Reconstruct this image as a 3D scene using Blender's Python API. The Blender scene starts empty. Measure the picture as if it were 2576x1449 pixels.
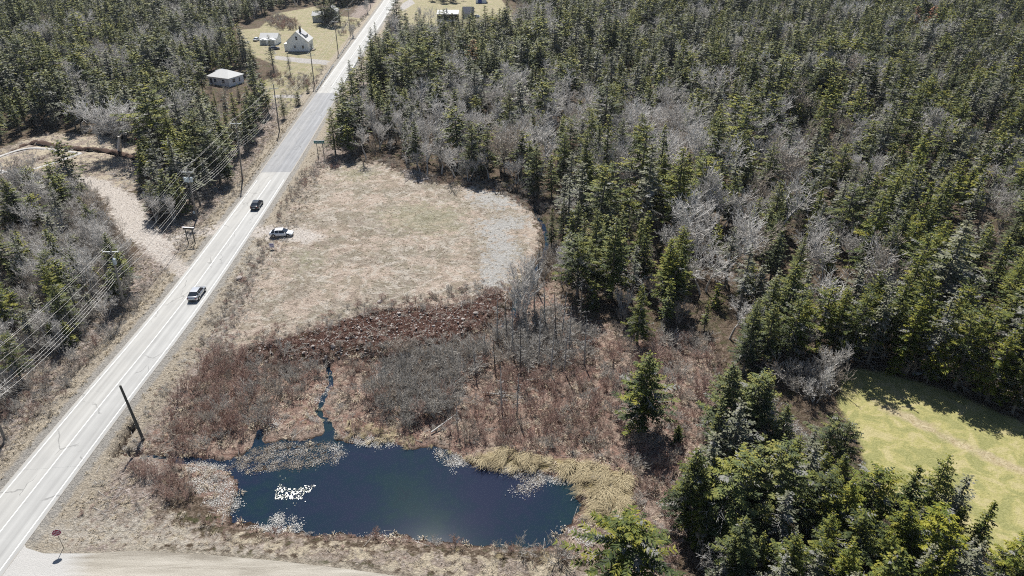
import bpy, math, random
import numpy as np
from mathutils import Vector, Matrix

random.seed(7); rng = np.random.default_rng(7)
R = math.radians
scene = bpy.context.scene
COL = scene.collection

# ------------------------------------------------------------------ camera, sky, sun, exposure
CAM_H = 62.0; PITCH = R(30.0); FPX = 1773.0          # FPX in pixels of a 2576 px wide picture
cam = bpy.data.cameras.new('camera'); cam_o = bpy.data.objects.new('camera', cam); COL.objects.link(cam_o)
cam.sensor_width = 36.0; cam.lens = 36.0 * FPX / 2576.0
cam_o.location = (0, 0, CAM_H); cam_o.rotation_euler = (math.pi / 2 - PITCH, 0, 0)
cam.clip_start = 0.5; cam.clip_end = 6000
scene.camera = cam_o

SUN_EL = R(53.0); SUN_AZ = R(-10.0)                  # azimuth from +Y, positive to the right
world = bpy.data.worlds.new('World'); scene.world = world; world.use_nodes = True
wn = world.node_tree; wn.nodes.clear()
sky = wn.nodes.new('ShaderNodeTexSky'); sky.sky_type = 'NISHITA'; sky.sun_disc = False
sky.sun_elevation = SUN_EL; sky.sun_rotation = SUN_AZ; sky.altitude = 50; sky.air_density = 1.0; sky.dust_density = 0.6
bg = wn.nodes.new('ShaderNodeBackground'); bg.inputs[1].default_value = 0.052
wo = wn.nodes.new('ShaderNodeOutputWorld')
wn.links.new(sky.outputs[0], bg.inputs[0]); wn.links.new(bg.outputs[0], wo.inputs[0])
sun = bpy.data.lights.new('sun', 'SUN'); sun.energy = 5.0; sun.angle = R(0.5); sun.color = (1.0, 0.965, 0.91)
sun_o = bpy.data.objects.new('sun', sun); COL.objects.link(sun_o)
SUND = Vector((math.sin(SUN_AZ) * math.cos(SUN_EL), math.cos(SUN_AZ) * math.cos(SUN_EL), math.sin(SUN_EL)))
sun_o.rotation_euler = SUND.to_track_quat('Z', 'Y').to_euler(); sun_o.location = (0, 0, 200)
vs = scene.view_settings; vs.view_transform = 'Standard'; vs.look = 'None'; vs.exposure = 0.78; vs.gamma = 1.0
vs.use_curve_mapping = False
scene.render.engine = 'CYCLES'
try:
    scene.cycles.max_bounces = 6; scene.cycles.diffuse_bounces = 3; scene.cycles.transparent_max_bounces = 6
    scene.cycles.volume_bounces = 0; scene.cycles.filter_width = 1.1; scene.cycles.use_denoising = False
except Exception: pass

# ------------------------------------------------------------------ picture -> place helpers
SP, CP = math.sin(PITCH), math.cos(PITCH)
def G(x, y, z=0.0):
    """point of the level z that the photograph shows at (x, y)"""
    u = (x - 1288.0) / FPX; v = (y - 724.5) / FPX
    d = SP + v * CP; f = CP - v * SP; s = (CAM_H - z) / d
    return (u * s, f * s)
def Gp(pts, z=0.0): return np.array([G(x, y, z) for x, y in pts])
def project(X, Y, Z):
    dz = Z - CAM_H
    depth = Y * CP - dz * SP
    up = Y * SP + dz * CP
    return 1288 + FPX * X / depth, 724.5 - FPX * up / depth, depth
def top_height(bx, by, tx, ty, z=0.0):
    """height of an upright thing from its foot pixel and top pixel; returns X, Y, height, lean in x"""
    X, Y = G(bx, by, z)
    u = (tx - 1288.0) / FPX; v = (ty - 724.5) / FPX
    d = SP + v * CP; f = CP - v * SP
    s = Y / f
    return X, Y, CAM_H - d * s - z, u * s - X

def inside(poly, X, Y):
    c = np.zeros(X.shape, bool); n = len(poly)
    for i in range(n):
        x0, y0 = poly[i]; x1, y1 = poly[(i + 1) % n]
        if y0 == y1: continue
        k = ((y0 > Y) != (y1 > Y)) & (X < (x1 - x0) * (Y - y0) / (y1 - y0) + x0)
        c ^= k
    return c
def dline(pts, X, Y, closed=False):
    b = np.full(X.shape, 1e9); n = len(pts)
    for i in range(n if closed else n - 1):
        ax, ay = pts[i]; cx, cy = pts[(i + 1) % n]
        dx, dy = cx - ax, cy - ay; L = dx * dx + dy * dy + 1e-9
        t = np.clip(((X - ax) * dx + (Y - ay) * dy) / L, 0, 1)
        b = np.minimum(b, (X - ax - t * dx) ** 2 + (Y - ay - t * dy) ** 2)
    return np.sqrt(b)
def sdf(poly, X, Y):
    d = dline(poly, X, Y, True); return np.where(inside(poly, X, Y), d, -d)
def sm(a, b, x):
    t = np.clip((x - a) / (b - a), 0, 1); return t * t * (3 - 2 * t)

_ns = [(rng.uniform(0, 6.28), rng.uniform(0, 6.28), rng.uniform(0, 6.28)) for _ in range(40)]
def noise(X, Y, wl, seed=0, octv=3):
    o = np.zeros(np.shape(X)); a = 1.0; tot = 0
    for k in range(octv):
        for j in range(3):
            ph, an, p2 = _ns[(seed * 7 + k * 3 + j) % 40]
            f = 6.283 / (wl / (1.9 ** k)) * (0.8 + 0.2 * j)
            o = o + a * np.sin((X * math.cos(an) + Y * math.sin(an)) * f + ph + 1.3 * np.sin((X * math.sin(p2) - Y * math.cos(p2)) * f * .6 + an))
        tot += a * 3; a *= 0.55
    return o / tot * 1.6

# ------------------------------------------------------------------ the lie of the land
ROAD_C = Gp([(203, 1081), (399, 838.5), (528, 669), (694, 433), (828, 228), (877, 154), (968, 20), (1010, -45)])
ROAD_C = np.vstack([[-56.2, -40], [-56.3, 20], ROAD_C])
def smooth_line(P, step=4.0):
    P = np.array(P); out = []
    for i in range(len(P) - 1):
        p0 = P[max(i - 1, 0)]; p1 = P[i]; p2 = P[i + 1]; p3 = P[min(i + 2, len(P) - 1)]
        n = max(2, int(np.hypot(*(p2 - p1)) / step))
        for k in range(n):
            t = k / n
            out.append(0.5 * ((2 * p1) + (-p0 + p2) * t + (2 * p0 - 5 * p1 + 4 * p2 - p3) * t * t + (-p0 + 3 * p1 - 3 * p2 + p3) * t ** 3))
    out.append(P[-1]); return np.array(out)
ROAD_S = smooth_line(ROAD_C)
ZW = -1.45
POND = Gp([(560,1175),(600,1142),(650,1122),(700,1106),(770,1106),(805,1096),(815,1082),(832,1084),(848,1100),(870,1112),(920,1115),(985,1108),(1020,1122),(1050,1127),(1100,1122),(1140,1142),(1180,1162),(1230,1180),(1300,1180),(1345,1185),(1400,1200),(1440,1195),(1465,1225),(1450,1250),(1470,1270),(1450,1300),(1440,1320),(1420,1340),(1400,1362),(1370,1382),(1300,1378),(1230,1376),(1130,1370),(1080,1366),(1020,1352),(960,1345),(900,1350),(850,1347),(790,1345),(740,1335),(690,1340),(640,1325),(580,1320),(570,1290),(590,1262),(602,1222),(580,1195)], ZW)
CHAN = [(Gp([(838,1095),(822,1062),(800,1035),(812,1000),(834,965),(826,925)], ZW), -.12),
        (Gp([(645,1128),(655,1085)], ZW), -.05),
        (Gp([(600,1180),(540,1166),(480,1160),(450,1158)], ZW), .15),
        (Gp([(450,1158),(380,1150),(325,1150)], ZW), -.1),
        (Gp([(960,945),(975,915)], ZW), 0.0),
        (Gp([(1285,490),(1312,505),(1340,518),(1352,545),(1370,575),(1377,610),(1368,650),(1345,685),(1320,720),(1300,760),(1288,800),(1262,822)], ZW), .15)]
SHOAL = [Gp([(600,1172),(660,1128),(760,1110),(835,1118),(835,1150),(790,1172),(700,1182),(620,1190)], ZW), Gp([(480,1160),(560,1175),(590,1230),(602,1272),(560,1310),(500,1265),(470,1215)], ZW),
         Gp([(1260,1160),(1340,1182),(1430,1200),(1420,1212),(1330,1208),(1260,1185)], ZW), Gp([(1430,1330),(1480,1320),(1500,1380),(1430,1375)], ZW)]
HOLE = Gp([(335,1080),(318,1105),(292,1150)], -.8)
FIELD = Gp([(760,470),(795,432),(850,408),(950,408),(1010,432),(1050,455),(1130,460),(1200,468),(1260,482),(1300,502),(1345,540),(1365,590),(1360,640),(1325,680),(1290,750),(1240,765),(1180,790),(1100,810),(950,800),(870,810),(720,860),(600,890),(555,880),(585,790),(630,700),(655,620),(690,560),(720,510)], -.4)
GRAV = [Gp([(1180,478),(1250,486),(1302,505),(1300,522),(1240,524),(1190,505)], -.4),
        Gp([(1190,560),(1250,548),(1320,545),(1330,566),(1290,585),(1312,640),(1275,690),(1275,728),(1195,730),(1215,660),(1225,610)], -.4)]
BANK = Gp([(70,1300),(330,1250),(480,1310),(560,1335),(700,1350),(900,1365),(1100,1385),(1400,1400),(1500,1420),(1560,1500),(1560,1600),(1200,1500),(900,1440),(500,1400),(100,1395)], -.4)
PALE = [Gp([(120,1300),(240,1275),(350,1275),(450,1305),(540,1350),(700,1392),(700,1415),(200,1395),(100,1385),(70,1340)], -.2), Gp([(620,600),(690,625),(650,700),(560,860),(500,900),(560,760)], -.3)]
GREEN = [Gp([(825,425),(900,415),(965,432),(930,460),(850,462)], -.4), Gp([(930,530),(1060,500),(1180,520),(1190,580),(1080,600),(960,575)], -.4), Gp([(720,640),(800,620),(830,660),(740,700)], -.4)]
BERM = Gp([(600,880),(700,858),(800,835),(880,805),(960,780),(1060,775),(1150,768),(1230,735),(1275,742),(1285,785),(1215,850),(1120,880),(980,900),(860,905),(800,918),(700,912),(640,905)], -.8)
MARSH = Gp([(520,890),(700,905),(900,905),(1100,880),(1230,820),(1330,720),(1400,700),(1450,800),(1600,840),(1800,860),(1810,1000),(1830,1060),(1790,1180),(1720,1340),(1690,1460),(1500,1450),(1420,1400),(1100,1385),(700,1360),(540,1320),(480,1250),(400,1170),(330,1150),(400,1060),(480,960)], -1.1)
LAWN = Gp([(2110,935),(2150,925),(2230,935),(2400,985),(2640,1090),(3000,1200),(3000,1700),(2650,1700),(2560,1500),(2450,1380),(2250,1330),(2185,1230),(2150,1100),(2100,1020)], -.3)
YARD = [Gp([(595,75),(650,70),(690,35),(790,15),(850,40),(925,45),(905,105),(862,150),(815,205),(790,262),(720,268),(650,250),(640,210),(700,190),(690,165),(610,130)], -.2),
        Gp([(985,5),(1035,-20),(1250,-20),(1300,50),(1320,85),(1200,90),(1090,90),(1030,85),(1000,60)], -.2),
        Gp([(690,270),(760,255),(735,285),(700,300)], -.2)]
CLEAR = Gp([(-300,360),(0,372),(60,350),(130,335),(210,338),(300,348),(350,372),(352,430),(360,485),(300,478),(240,486),(170,474),(110,465),(60,470),(0,478),(-300,500)], -.3)
TRACK = [Gp([(490,680),(440,640),(425,600),(402,580),(378,545),(352,500),(320,478),(270,452),(200,442),(110,446),(110,468),(180,472),(235,482),(270,512),(285,560),(305,592),(345,612),(372,642),(415,672),(462,706)], -.2),
         Gp([(395,600),(430,590),(475,573),(530,570),(585,552),(600,572),(540,592),(470,600),(430,640)], -.2),
         Gp([(640,575),(700,565),(760,570),(820,590),(780,612),(700,605),(620,600)], -.3)]
DRIVE = [Gp([(690,138),(760,146),(862,152),(858,163),(760,160),(690,150)], -.15), Gp([(685,236),(740,238),(805,232),(800,246),(740,247),(685,246)], -.15),
         Gp([(1000,12),(1035,-5),(1045,8),(1010,30)], -.15)]
SIDE = Gp([(52,1352),(66,1378),(110,1392),(220,1392),(350,1385),(520,1395),(700,1411),(880,1432),(1000,1449),(1150,1475),(1300,1520),(1300,1650),(900,1650),(400,1620),(0,1560),(-90,1500),(-60,1430)], 0)
SEDGE = Gp([(1180,1150),(1260,1130),(1380,1150),(1500,1165),(1590,1195),(1600,1260),(1570,1310),(1500,1330),(1460,1300),(1480,1260),(1440,1195),(1330,1180),(1230,1175)], -1.2)
CONC = [Gp([(-40,410),(72,374),(205,386)], -.3), Gp([(205,386),(60,432),(-20,425)], -.3), Gp([(-60,450),(20,430)], -.3)]
TRENCH = [Gp([(-80,412),(0,388),(72,362),(130,370),(200,378),(270,385),(345,403)], -.3), Gp([(-20,437),(20,434),(70,412),(160,382)], -.3)]

def heights(X, Y, full=False):
    dr = dline(ROAD_S, X, Y)
    sp = sdf(POND, X, Y); sf = sdf(FIELD, X, Y); sma = sdf(MARSH, X, Y); sb = sdf(BERM, X, Y)
    ss = sdf(SIDE, X, Y); sl = sdf(LAWN, X, Y)
    lvl = -0.25 + 0.25 * noise(X, Y, 45, 1)
    lvl = lvl * (1 - sm(-3, 3, sl)) - .3 * sm(-3, 3, sl)
    lvl = lvl * (1 - sm(-2, 3, sma)) + (-1.1 + .13 * noise(X, Y, 5, 2)) * sm(-2, 3, sma)
    fl = -0.4 + .10 * noise(X, Y, 14, 3) + .05 * noise(X, Y, 2.3, 4)
    lvl = lvl * (1 - sm(-2.5, 1.5, sf)) + fl * sm(-2.5, 1.5, sf)
    lvl = lvl + sm(-1.2, 2.2, sb) * (0.75 + .35 * noise(X, Y, 3.2, 5) + .25 * noise(X, Y, 1.3, 6))
    lvl = lvl + .06 * noise(X, Y, 2.0, 8) * (1 - sm(-2, 2, sl))
    ditch = -0.35 * np.exp(-((dr - 8.0) / 1.3) ** 2)
    k = sm(4.9, 9.5, dr)
    z = (lvl + ditch * (1 - sm(-2, 1, ss))) * k - 0.03 * (1 - k)
    z = z * (1 - sm(-3, 0.0, ss)) + (-0.03) * sm(-3, 0.0, ss)
    z = np.maximum(z, -1.28)
    # water: pond, channels
    ed = sp + .45 * noise(X, Y, 3.0, 9)
    z = z * (1 - sm(-1.6, 0.1, ed)) + (-1.42) * sm(-1.6, 0.1, ed)
    z = z - .8 * sm(0.0, 2.0, ed)
    wat = ed.copy()
    for P, w in CHAN:
        d = w + .18 * noise(X, Y, 1.7, 10) - dline(P, X, Y)
        z = np.where(d > -1.0, np.minimum(z, z * (1 - sm(-1.0, 0.1, d)) + (-1.9) * sm(-1.0, 0.1, d)), z)
        wat = np.maximum(wat, d)
    for Pz in SHOAL:
        sz = sdf(Pz, X, Y) + .8 * noise(X, Y, 2.6, 18); nz = noise(X, Y, 1.5, 19) + .5 * noise(X, Y, .8, 20)
        z = np.where(sz > -.5, np.maximum(z, ZW - .12 + .22 * nz * sm(-.5, .5, sz)), z)
    dh = dline(HOLE, X, Y); z = z - 1.3 * (1 - sm(0.2, .9, dh))
    for P in TRENCH:
        d = dline(P, X, Y); z = z - .75 * (1 - sm(0.35, .8, d)) + .22 * np.exp(-((d - 1.2) / .5) ** 2) * (dr > 20)
    if full: return z, dr, sp, sf, sma, sb, ss, sl, wat, dh
    return z
def hz(x, y): return float(heights(np.array([float(x)]), np.array([float(y)]))[0])

# ------------------------------------------------------------------ mesh helpers
def new_mesh(name, V, F, mats=(), mi=None, attrs=None, smooth=False):
    V = np.asarray(V, float); me = bpy.data.meshes.new(name)
    if isinstance(F, np.ndarray) and F.ndim == 2:
        nf, k = F.shape
        me.vertices.add(len(V)); me.vertices.foreach_set('co', V.ravel())
        me.loops.add(nf * k); me.loops.foreach_set('vertex_index', F.ravel().astype(np.int32))
        me.polygons.add(nf); me.polygons.foreach_set('loop_start', (np.arange(nf) * k).astype(np.int32))
        me.polygons.foreach_set('loop_total', np.full(nf, k, np.int32))
        me.update(calc_edges=True)
    else:
        me.from_pydata([tuple(v) for v in V], [], [tuple(int(i) for i in f) for f in F]); me.update()
    for m in mats: me.materials.append(m)
    if mi is not None: me.polygons.foreach_set('material_index', np.asarray(mi, np.int32))
    if attrs:
        for an, (dom, val) in attrs.items():
            a = me.attributes.new(an, 'FLOAT', dom); a.data.foreach_set('value', np.asarray(val, np.float32))
    if smooth: me.polygons.foreach_set('use_smooth', np.ones(len(me.polygons), bool))
    me.update(); return me
def link(name, me, parent=None, loc=None):
    o = bpy.data.objects.new(name, me); COL.objects.link(o)
    if parent: o.parent = parent
    if loc is not None: o.location = loc
    return o
def tag(o, label=None, cat=None, group=None, kind=None):
    if label: o['label'] = label
    if cat: o['category'] = cat
    if group: o['group'] = group
    if kind: o['kind'] = kind
    return o
def empty(name, loc, rz=0):
    o = bpy.data.objects.new(name, None); COL.objects.link(o); o.location = loc; o.rotation_euler = (0, 0, rz)
    o.empty_display_size = .3; return o

class MB:
    """collects boxes, prisms and faces into one mesh"""
    def __init__(s): s.v = []; s.f = []; s.m = []
    def add(s, V, F, m=0):
        b = len(s.v); s.v += [tuple(p) for p in V]; s.f += [tuple(b + i for i in f) for f in F]; s.m += [m] * len(F)
    def box(s, cx, cy, cz, sx, sy, sz, m=0, rz=0, bev=0.0):
        c, n = math.cos(rz), math.sin(rz); V = []
        for dz in (-1, 1):
            for dx, dy in ((-1, -1), (1, -1), (1, 1), (-1, 1)):
                x, y = dx * sx / 2, dy * sy / 2
                V.append((cx + x * c - y * n, cy + x * n + y * c, cz + dz * sz / 2))
        s.add(V, [(3, 2, 1, 0), (4, 5, 6, 7), (0, 1, 5, 4), (1, 2, 6, 5), (2, 3, 7, 6), (3, 0, 4, 7)], m)
    def tube(s, p0, p1, r0, r1=None, n=8, m=0, caps=True):
        r1 = r0 if r1 is None else r1
        p0 = Vector(p0); p1 = Vector(p1); d = (p1 - p0).normalized()
        u = d.orthogonal().normalized(); w = d.cross(u); V = []
        for p, r in ((p0, r0), (p1, r1)):
            for k in range(n):
                a = 2 * math.pi * k / n; V.append(p + u * math.cos(a) * r + w * math.sin(a) * r)
        F = [(k, (k + 1) % n, n + (k + 1) % n, n + k) for k in range(n)]
        if caps: F += [tuple(range(n))[::-1], tuple(range(n, 2 * n))]
        s.add(V, F, m)
    def poly_prism(s, pts, thick, m=0):
        """pts: planar 3D ring, thick: offset vector"""
        n = len(pts); t = Vector(thick); V = [Vector(p) for p in pts] + [Vector(p) + t for p in pts]
        F = [tuple(range(n)), tuple(range(n, 2 * n))[::-1]] + [(k, n + k, n + (k + 1) % n, (k + 1) % n) for k in range(n)]
        s.add(V, F, m)
    def build(s, name, mats, parent=None, loc=None, smooth=False, bevel=0):
        if not isinstance(mats, (list, tuple)): mats = [mats]
        me = new_mesh(name, s.v, s.f, mats, s.m)
        import bmesh
        bm = bmesh.new(); bm.from_mesh(me); bmesh.ops.recalc_face_normals(bm, faces=bm.faces)
        if bevel: bmesh.ops.bevel(bm, geom=list(bm.edges), offset=bevel, segments=2, affect='EDGES', profile=.6)
        bm.to_mesh(me); bm.free()
        if smooth: me.polygons.foreach_set('use_smooth', np.ones(len(me.polygons), bool))
        return link(name, me, parent, loc)

def prisms(P0, P1, R0, R1, n=3):
    P0 = np.asarray(P0, float); P1 = np.asarray(P1, float); m = len(P0)
    d = P1 - P0; d /= np.linalg.norm(d, axis=1)[:, None] + 1e-9
    ref = np.where(np.abs(d[:, 2:3]) < .9, [[0, 0, 1.]], [[1., 0, 0]])
    u = np.cross(d, ref); u /= np.linalg.norm(u, axis=1)[:, None] + 1e-9; w = np.cross(d, u)
    V = np.zeros((m, 2 * n, 3))
    for k in range(n):
        a = 2 * math.pi * k / n; o = u * math.cos(a) + w * math.sin(a)
        V[:, k] = P0 + o * np.asarray(R0)[:, None]; V[:, n + k] = P1 + o * np.asarray(R1)[:, None]
    F = np.array([[k, (k + 1) % n, n + (k + 1) % n, n + k] for k in range(n)])
    F = (F[None] + (np.arange(m) * 2 * n)[:, None, None]).reshape(-1, 4)
    return V.reshape(-1, 3), F
def join_geo(parts):
    """parts: (V, F quads, material index, tint per face)"""
    Vs, Fs, M, T = [], [], [], []; b = 0
    for V, F, m, t in parts:
        if len(F) == 0: continue
        Vs.append(V); Fs.append(F + b); b += len(V)
        M.append(np.full(len(F), m)); T.append(np.broadcast_to(t, (len(F),)))
    return np.vstack(Vs), np.vstack(Fs), np.concatenate(M), np.concatenate(T)

# ------------------------------------------------------------------ materials
class NT:
    def __init__(s, name):
        s.m = bpy.data.materials.new(name); s.m.use_nodes = True; s.t = s.m.node_tree; s.t.nodes.clear()
        s.out = s.n('ShaderNodeOutputMaterial')
    def n(s, typ, **kw):
        x = s.t.nodes.new(typ)
        for k, v in kw.items(): setattr(x, k, v)
        return x
    def l(s, a, b): s.t.links.new(a, b)
    def val(s, x, sock):
        if isinstance(x, (int, float)): sock.default_value = x
        elif isinstance(x, (tuple, list)): sock.default_value = tuple(x) + ((1,) if len(x) == 3 and sock.type == 'RGBA' else ())
        else: s.l(x, sock)
    def math(s, op, a, b=0.0, c=0.0, clamp=False):
        x = s.n('ShaderNodeMath', operation=op); x.use_clamp = clamp
        s.val(a, x.inputs[0]); s.val(b, x.inputs[1]); s.val(c, x.inputs[2]); return x.outputs[0]
    def mix(s, f, a, b, bt='MIX'):
        x = s.n('ShaderNodeMix', data_type='RGBA', blend_type=bt); s.val(f, x.inputs[0]); s.val(a, x.inputs[6]); s.val(b, x.inputs[7]); return x.outputs[2]
    def attr(s, name): return s.n('ShaderNodeAttribute', attribute_name=name).outputs['Fac']
    def pos(s): return s.n('ShaderNodeNewGeometry').outputs['Position']
    def objc(s): return s.n('ShaderNodeTexCoord').outputs['Object']
    def noise(s, vec, scale, det=4, rough=.55, dist=0.0, stretch=None):
        if stretch:
            mp = s.n('ShaderNodeMapping'); mp.inputs['Scale'].default_value = stretch; s.l(vec, mp.inputs[0]); vec = mp.outputs[0]
        x = s.n('ShaderNodeTexNoise'); s.l(vec, x.inputs['Vector'])
        x.inputs['Scale'].default_value = scale; x.inputs['Detail'].default_value = det
        x.inputs['Roughness'].default_value = rough; x.inputs['Distortion'].default_value = dist
        return x.outputs['Fac']
    def ramp(s, f, stops, interp='LINEAR'):
        x = s.n('ShaderNodeValToRGB'); s.val(f, x.inputs[0]); r = x.color_ramp; r.interpolation = interp
        while len(r.elements) < len(stops): r.elements.new(.5)
        for e, (p, c) in zip(r.elements, stops):
            e.position = p; e.color = (tuple(c) + (1,)) if not isinstance(c, (int, float)) else (c, c, c, 1)
        return x.outputs[0]
    def rand(s): return s.n('ShaderNodeObjectInfo').outputs['Random']
    def bump(s, h, strength=.5, dist=.1):
        x = s.n('ShaderNodeBump'); x.inputs['Strength'].default_value = strength; x.inputs['Distance'].default_value = dist
        s.l(h, x.inputs['Height']); return x.outputs[0]
    def bsdf(s, col, rough=.8, metal=0.0, spec=.3, nrm=None, **kw):
        x = s.n('ShaderNodeBsdfPrincipled'); s.val(col, x.inputs['Base Color']); s.val(rough, x.inputs['Roughness'])
        s.val(metal, x.inputs['Metallic']); s.val(spec, x.inputs['Specular IOR Level'])
        if nrm is not None: s.l(nrm, x.inputs['Normal'])
        for k, v in kw.items(): s.val(v, x.inputs[k])
        return x.outputs[0]
    def done(s, sh): s.l(sh, s.out.inputs[0]); return s.m

def plain(name, col, rough=.7, metal=0.0, spec=.3, var=.15, sc=3.0, bump=0.0):
    t = NT(name); c = t.noise(t.objc(), sc, 4); lo = tuple(v * (1 - var) for v in col); hi = tuple(min(1, v * (1 + var)) for v in col)
    cc = t.ramp(c, [(.3, lo), (.7, hi)]); nr = t.bump(t.noise(t.objc(), sc * 8, 3), .4, bump) if bump else None
    return t.done(t.bsdf(cc, rough, metal, spec, nr))

def ground_material():
    t = NT('ground_cover'); P = t.pos()
    nA = t.noise(P, .12, 5, .6); nB = t.noise(P, .9, 6, .65); nC = t.noise(P, 5.5, 5, .7); nD = t.noise(P, 2.2, 6, .7, 1.2)
    nE = t.noise(P, .35, 5, .6, .8)
    def mask(an, soft=.6, amp=2.0, off=0.0, n=nB):
        s = t.math('ADD', t.math('MULTIPLY', t.math('SUBTRACT', n, .5), amp * 2), t.math('ADD', t.attr(an), off))
        return t.math('DIVIDE', s, soft, clamp=True)
    # forest litter
    c = t.ramp(nD, [(.30, (.035, .024, .016)), (.45, (.09, .065, .045)), (.56, (.155, .12, .09)), (.7, (.26, .21, .17))])
    c = t.mix(t.math('MULTIPLY', t.ramp(nE, [(.52, 0.), (.66, 1.)]), .55), c, (.055, .075, .022))
    # roadside rough: pinkish grey dead stalks
    rough_c = t.ramp(nD, [(.32, (.06, .042, .035)), (.43, (.19, .15, .125)), (.54, (.33, .275, .24)), (.68, (.50, .45, .42))])
    rd = t.attr('d_road')
    mr = t.math('DIVIDE', t.math('SUBTRACT', t.math('ADD', 17.0, t.math('MULTIPLY', t.math('SUBTRACT', nE, .5), 14)), rd), 3.0, clamp=True)
    c = t.mix(mr, c, rough_c)
    # marsh
    mc = t.ramp(nD, [(.32, (.06, .04, .03)), (.43, (.20, .145, .115)), (.54, (.34, .265, .215)), (.70, (.48, .41, .34))])
    mc = t.mix(t.ramp(nE, [(.45, 0.), (.62, .75)]), mc, t.ramp(nC, [(.3, (.14, .075, .06)), (.7, (.36, .22, .175))]))
    c = t.mix(mask('s_marsh', 1.5, 6), c, mc)
    # pale cleared ground and yards
    straw = t.ramp(nD, [(.30, (.11, .085, .065)), (.40, (.265, .225, .18)), (.52, (.36, .315, .26)), (.70, (.47, .43, .37))])
    straw2 = t.ramp(nC, [(.3, (.25, .20, .15)), (.5, (.33, .275, .205)), (.75, (.43, .37, .30))])
    c = t.mix(mask('s_clear', 1.2, 6), c, t.mix(t.ramp(nE, [(.47, 0.), (.53, 1.)]), t.mix(.6, straw, (.50, .43, .31)), t.mix(.7, straw2, rough_c)))
    yd = t.ramp(nE, [(.36, (.36, .30, .20)), (.50, (.30, .275, .14)), (.66, (.21, .225, .085))])
    c = t.mix(mask('s_yard', 1.0, 1.2), c, t.mix(.35, yd, straw))
    # field: straw with contour-like streaks, greenish and pinkish areas
    fs = t.noise(P, .55, 6, .7, 2.2, (1, 2.2, 1))
    f = t.mix(.5, straw, t.ramp(fs, [(.36, (.14, .11, .085)), (.46, (.32, .275, .225)), (.58, (.41, .365, .305)), (.72, (.52, .475, .42))]))
    f = t.mix(t.ramp(nA, [(.46, 0.), (.53, .9)]), f, t.mix(.6, f, (.50, .40, .33)))
    f = t.mix(t.math('MULTIPLY', t.ramp(nE, [(.49, 0.), (.55, 1.)]), .8), f, t.mix(.55, f, (.18, .165, .11)))
    nL = t.noise(P, .22, 5, .65, 2.5); f = t.mix(t.ramp(nL, [(.40, .6), (.46, 0.)]), f, (.52, .48, .42)); f = t.mix(t.ramp(nL, [(.56, 0.), (.60, .5)]), f, (.20, .155, .12))
    fp = t.noise(P, 1.5, 6, .75, .6); f = t.mix(t.ramp(fp, [(.56, 0.), (.64, .75)]), f, (.13, .10, .08)); f = t.mix(t.ramp(fp, [(.34, .7), (.42, 0.)]), f, (.46, .42, .36))
    f = t.mix(t.math('MULTIPLY', mask('s_green', 4.0, 12.0), .4), f, t.ramp(nC, [(.35, (.16, .17, .09)), (.65, (.32, .32, .20))]))
    c = t.mix(mask('s_field', .7, 5.5), c, f)
    g = t.ramp(nC, [(.34, (.26, .25, .23)), (.5, (.39, .38, .36)), (.68, (.47, .465, .45))])
    c = t.mix(mask('s_grav', 2.6, 10.0, .8), c, g)
    # churned dark red-brown berm
    bc = t.ramp(nC, [(.32, (.012, .007, .006)), (.46, (.045, .022, .017)), (.56, (.115, .062, .048)), (.64, (.25, .17, .14)), (.72, (.46, .38, .34))])
    c = t.mix(mask('s_berm', 2.6, 9.0, .6, nD), c, bc)
    # lawn
    lc = t.ramp(nE, [(.40, (.38, .33, .17)), (.47, (.31, .285, .105)), (.56, (.20, .205, .07))])
    lc = t.mix(.42, lc, t.ramp(nC, [(.35, (.12, .12, .05)), (.65, (.34, .31, .17))]))
    c = t.mix(mask('s_lawn', .8, .8), c, lc)
    c = t.mix(t.math('MULTIPLY', mask('s_path', 1.0, 1.0), .8), c, t.ramp(nD, [(.35, (.20, .15, .09)), (.65, (.42, .36, .25))]))
    # sedge bed
    c = t.mix(mask('s_sedge', .6, 1.0), c, t.ramp(nC, [(.3, (.16, .12, .05)), (.7, (.42, .35, .19))]))
    # dirt tracks, drives, side road margins
    c = t.mix(mask('s_drive', .5, .3), c, t.ramp(nC, [(.3, (.33, .31, .29)), (.7, (.44, .42, .40))]))
    # tyre arcs pressed in the grass
    c = t.mix(t.math('MULTIPLY', mask('s_rut', .3, .5), .5), c, (.16, .125, .095))
    # shoulder: grey gravel beside the asphalt, straw verge
    vg = t.ramp(nC, [(.32, (.22, .18, .135)), (.5, (.36, .315, .25)), (.7, (.46, .41, .335))])
    mv = t.math('DIVIDE', t.math('SUBTRACT', t.math('ADD', 8.8, t.math('MULTIPLY', t.math('SUBTRACT', nB, .5), 4)), rd), 1.2, clamp=True)
    c = t.mix(mv, c, vg)
    gs = t.ramp(nC, [(.3, (.24, .225, .20)), (.7, (.38, .36, .33))])
    ms = t.math('DIVIDE', t.math('SUBTRACT', t.math('ADD', 5.3, t.math('MULTIPLY', t.math('SUBTRACT', nB, .5), 1.6)), rd), .6, clamp=True)
    c = t.mix(ms, c, gs)
    tc = t.ramp(t.noise(P, 3.0, 6, .75), [(.34, (.28, .235, .20)), (.46, (.47, .425, .38)), (.66, (.60, .56, .52))])
    c = t.mix(mask('s_track', 1.5, 3.5, .6), c, tc)
    c = t.mix(t.math('MULTIPLY', mask('s_pale', 2.5, 8.0), .85), c, t.ramp(nD, [(.34, (.25, .215, .17)), (.48, (.40, .365, .31)), (.66, (.47, .44, .39))]))
    c = t.mix(mask('s_side', 1.5, 1.5, 1.2), c, t.ramp(nC, [(.3, (.33, .29, .23)), (.7, (.44, .40, .33))]))
    # concrete and trench soil
    c = t.mix(mask('s_conc', .25, .1), c, t.ramp(nC, [(.3, (.36, .35, .34)), (.7, (.45, .44, .43))]))
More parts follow.
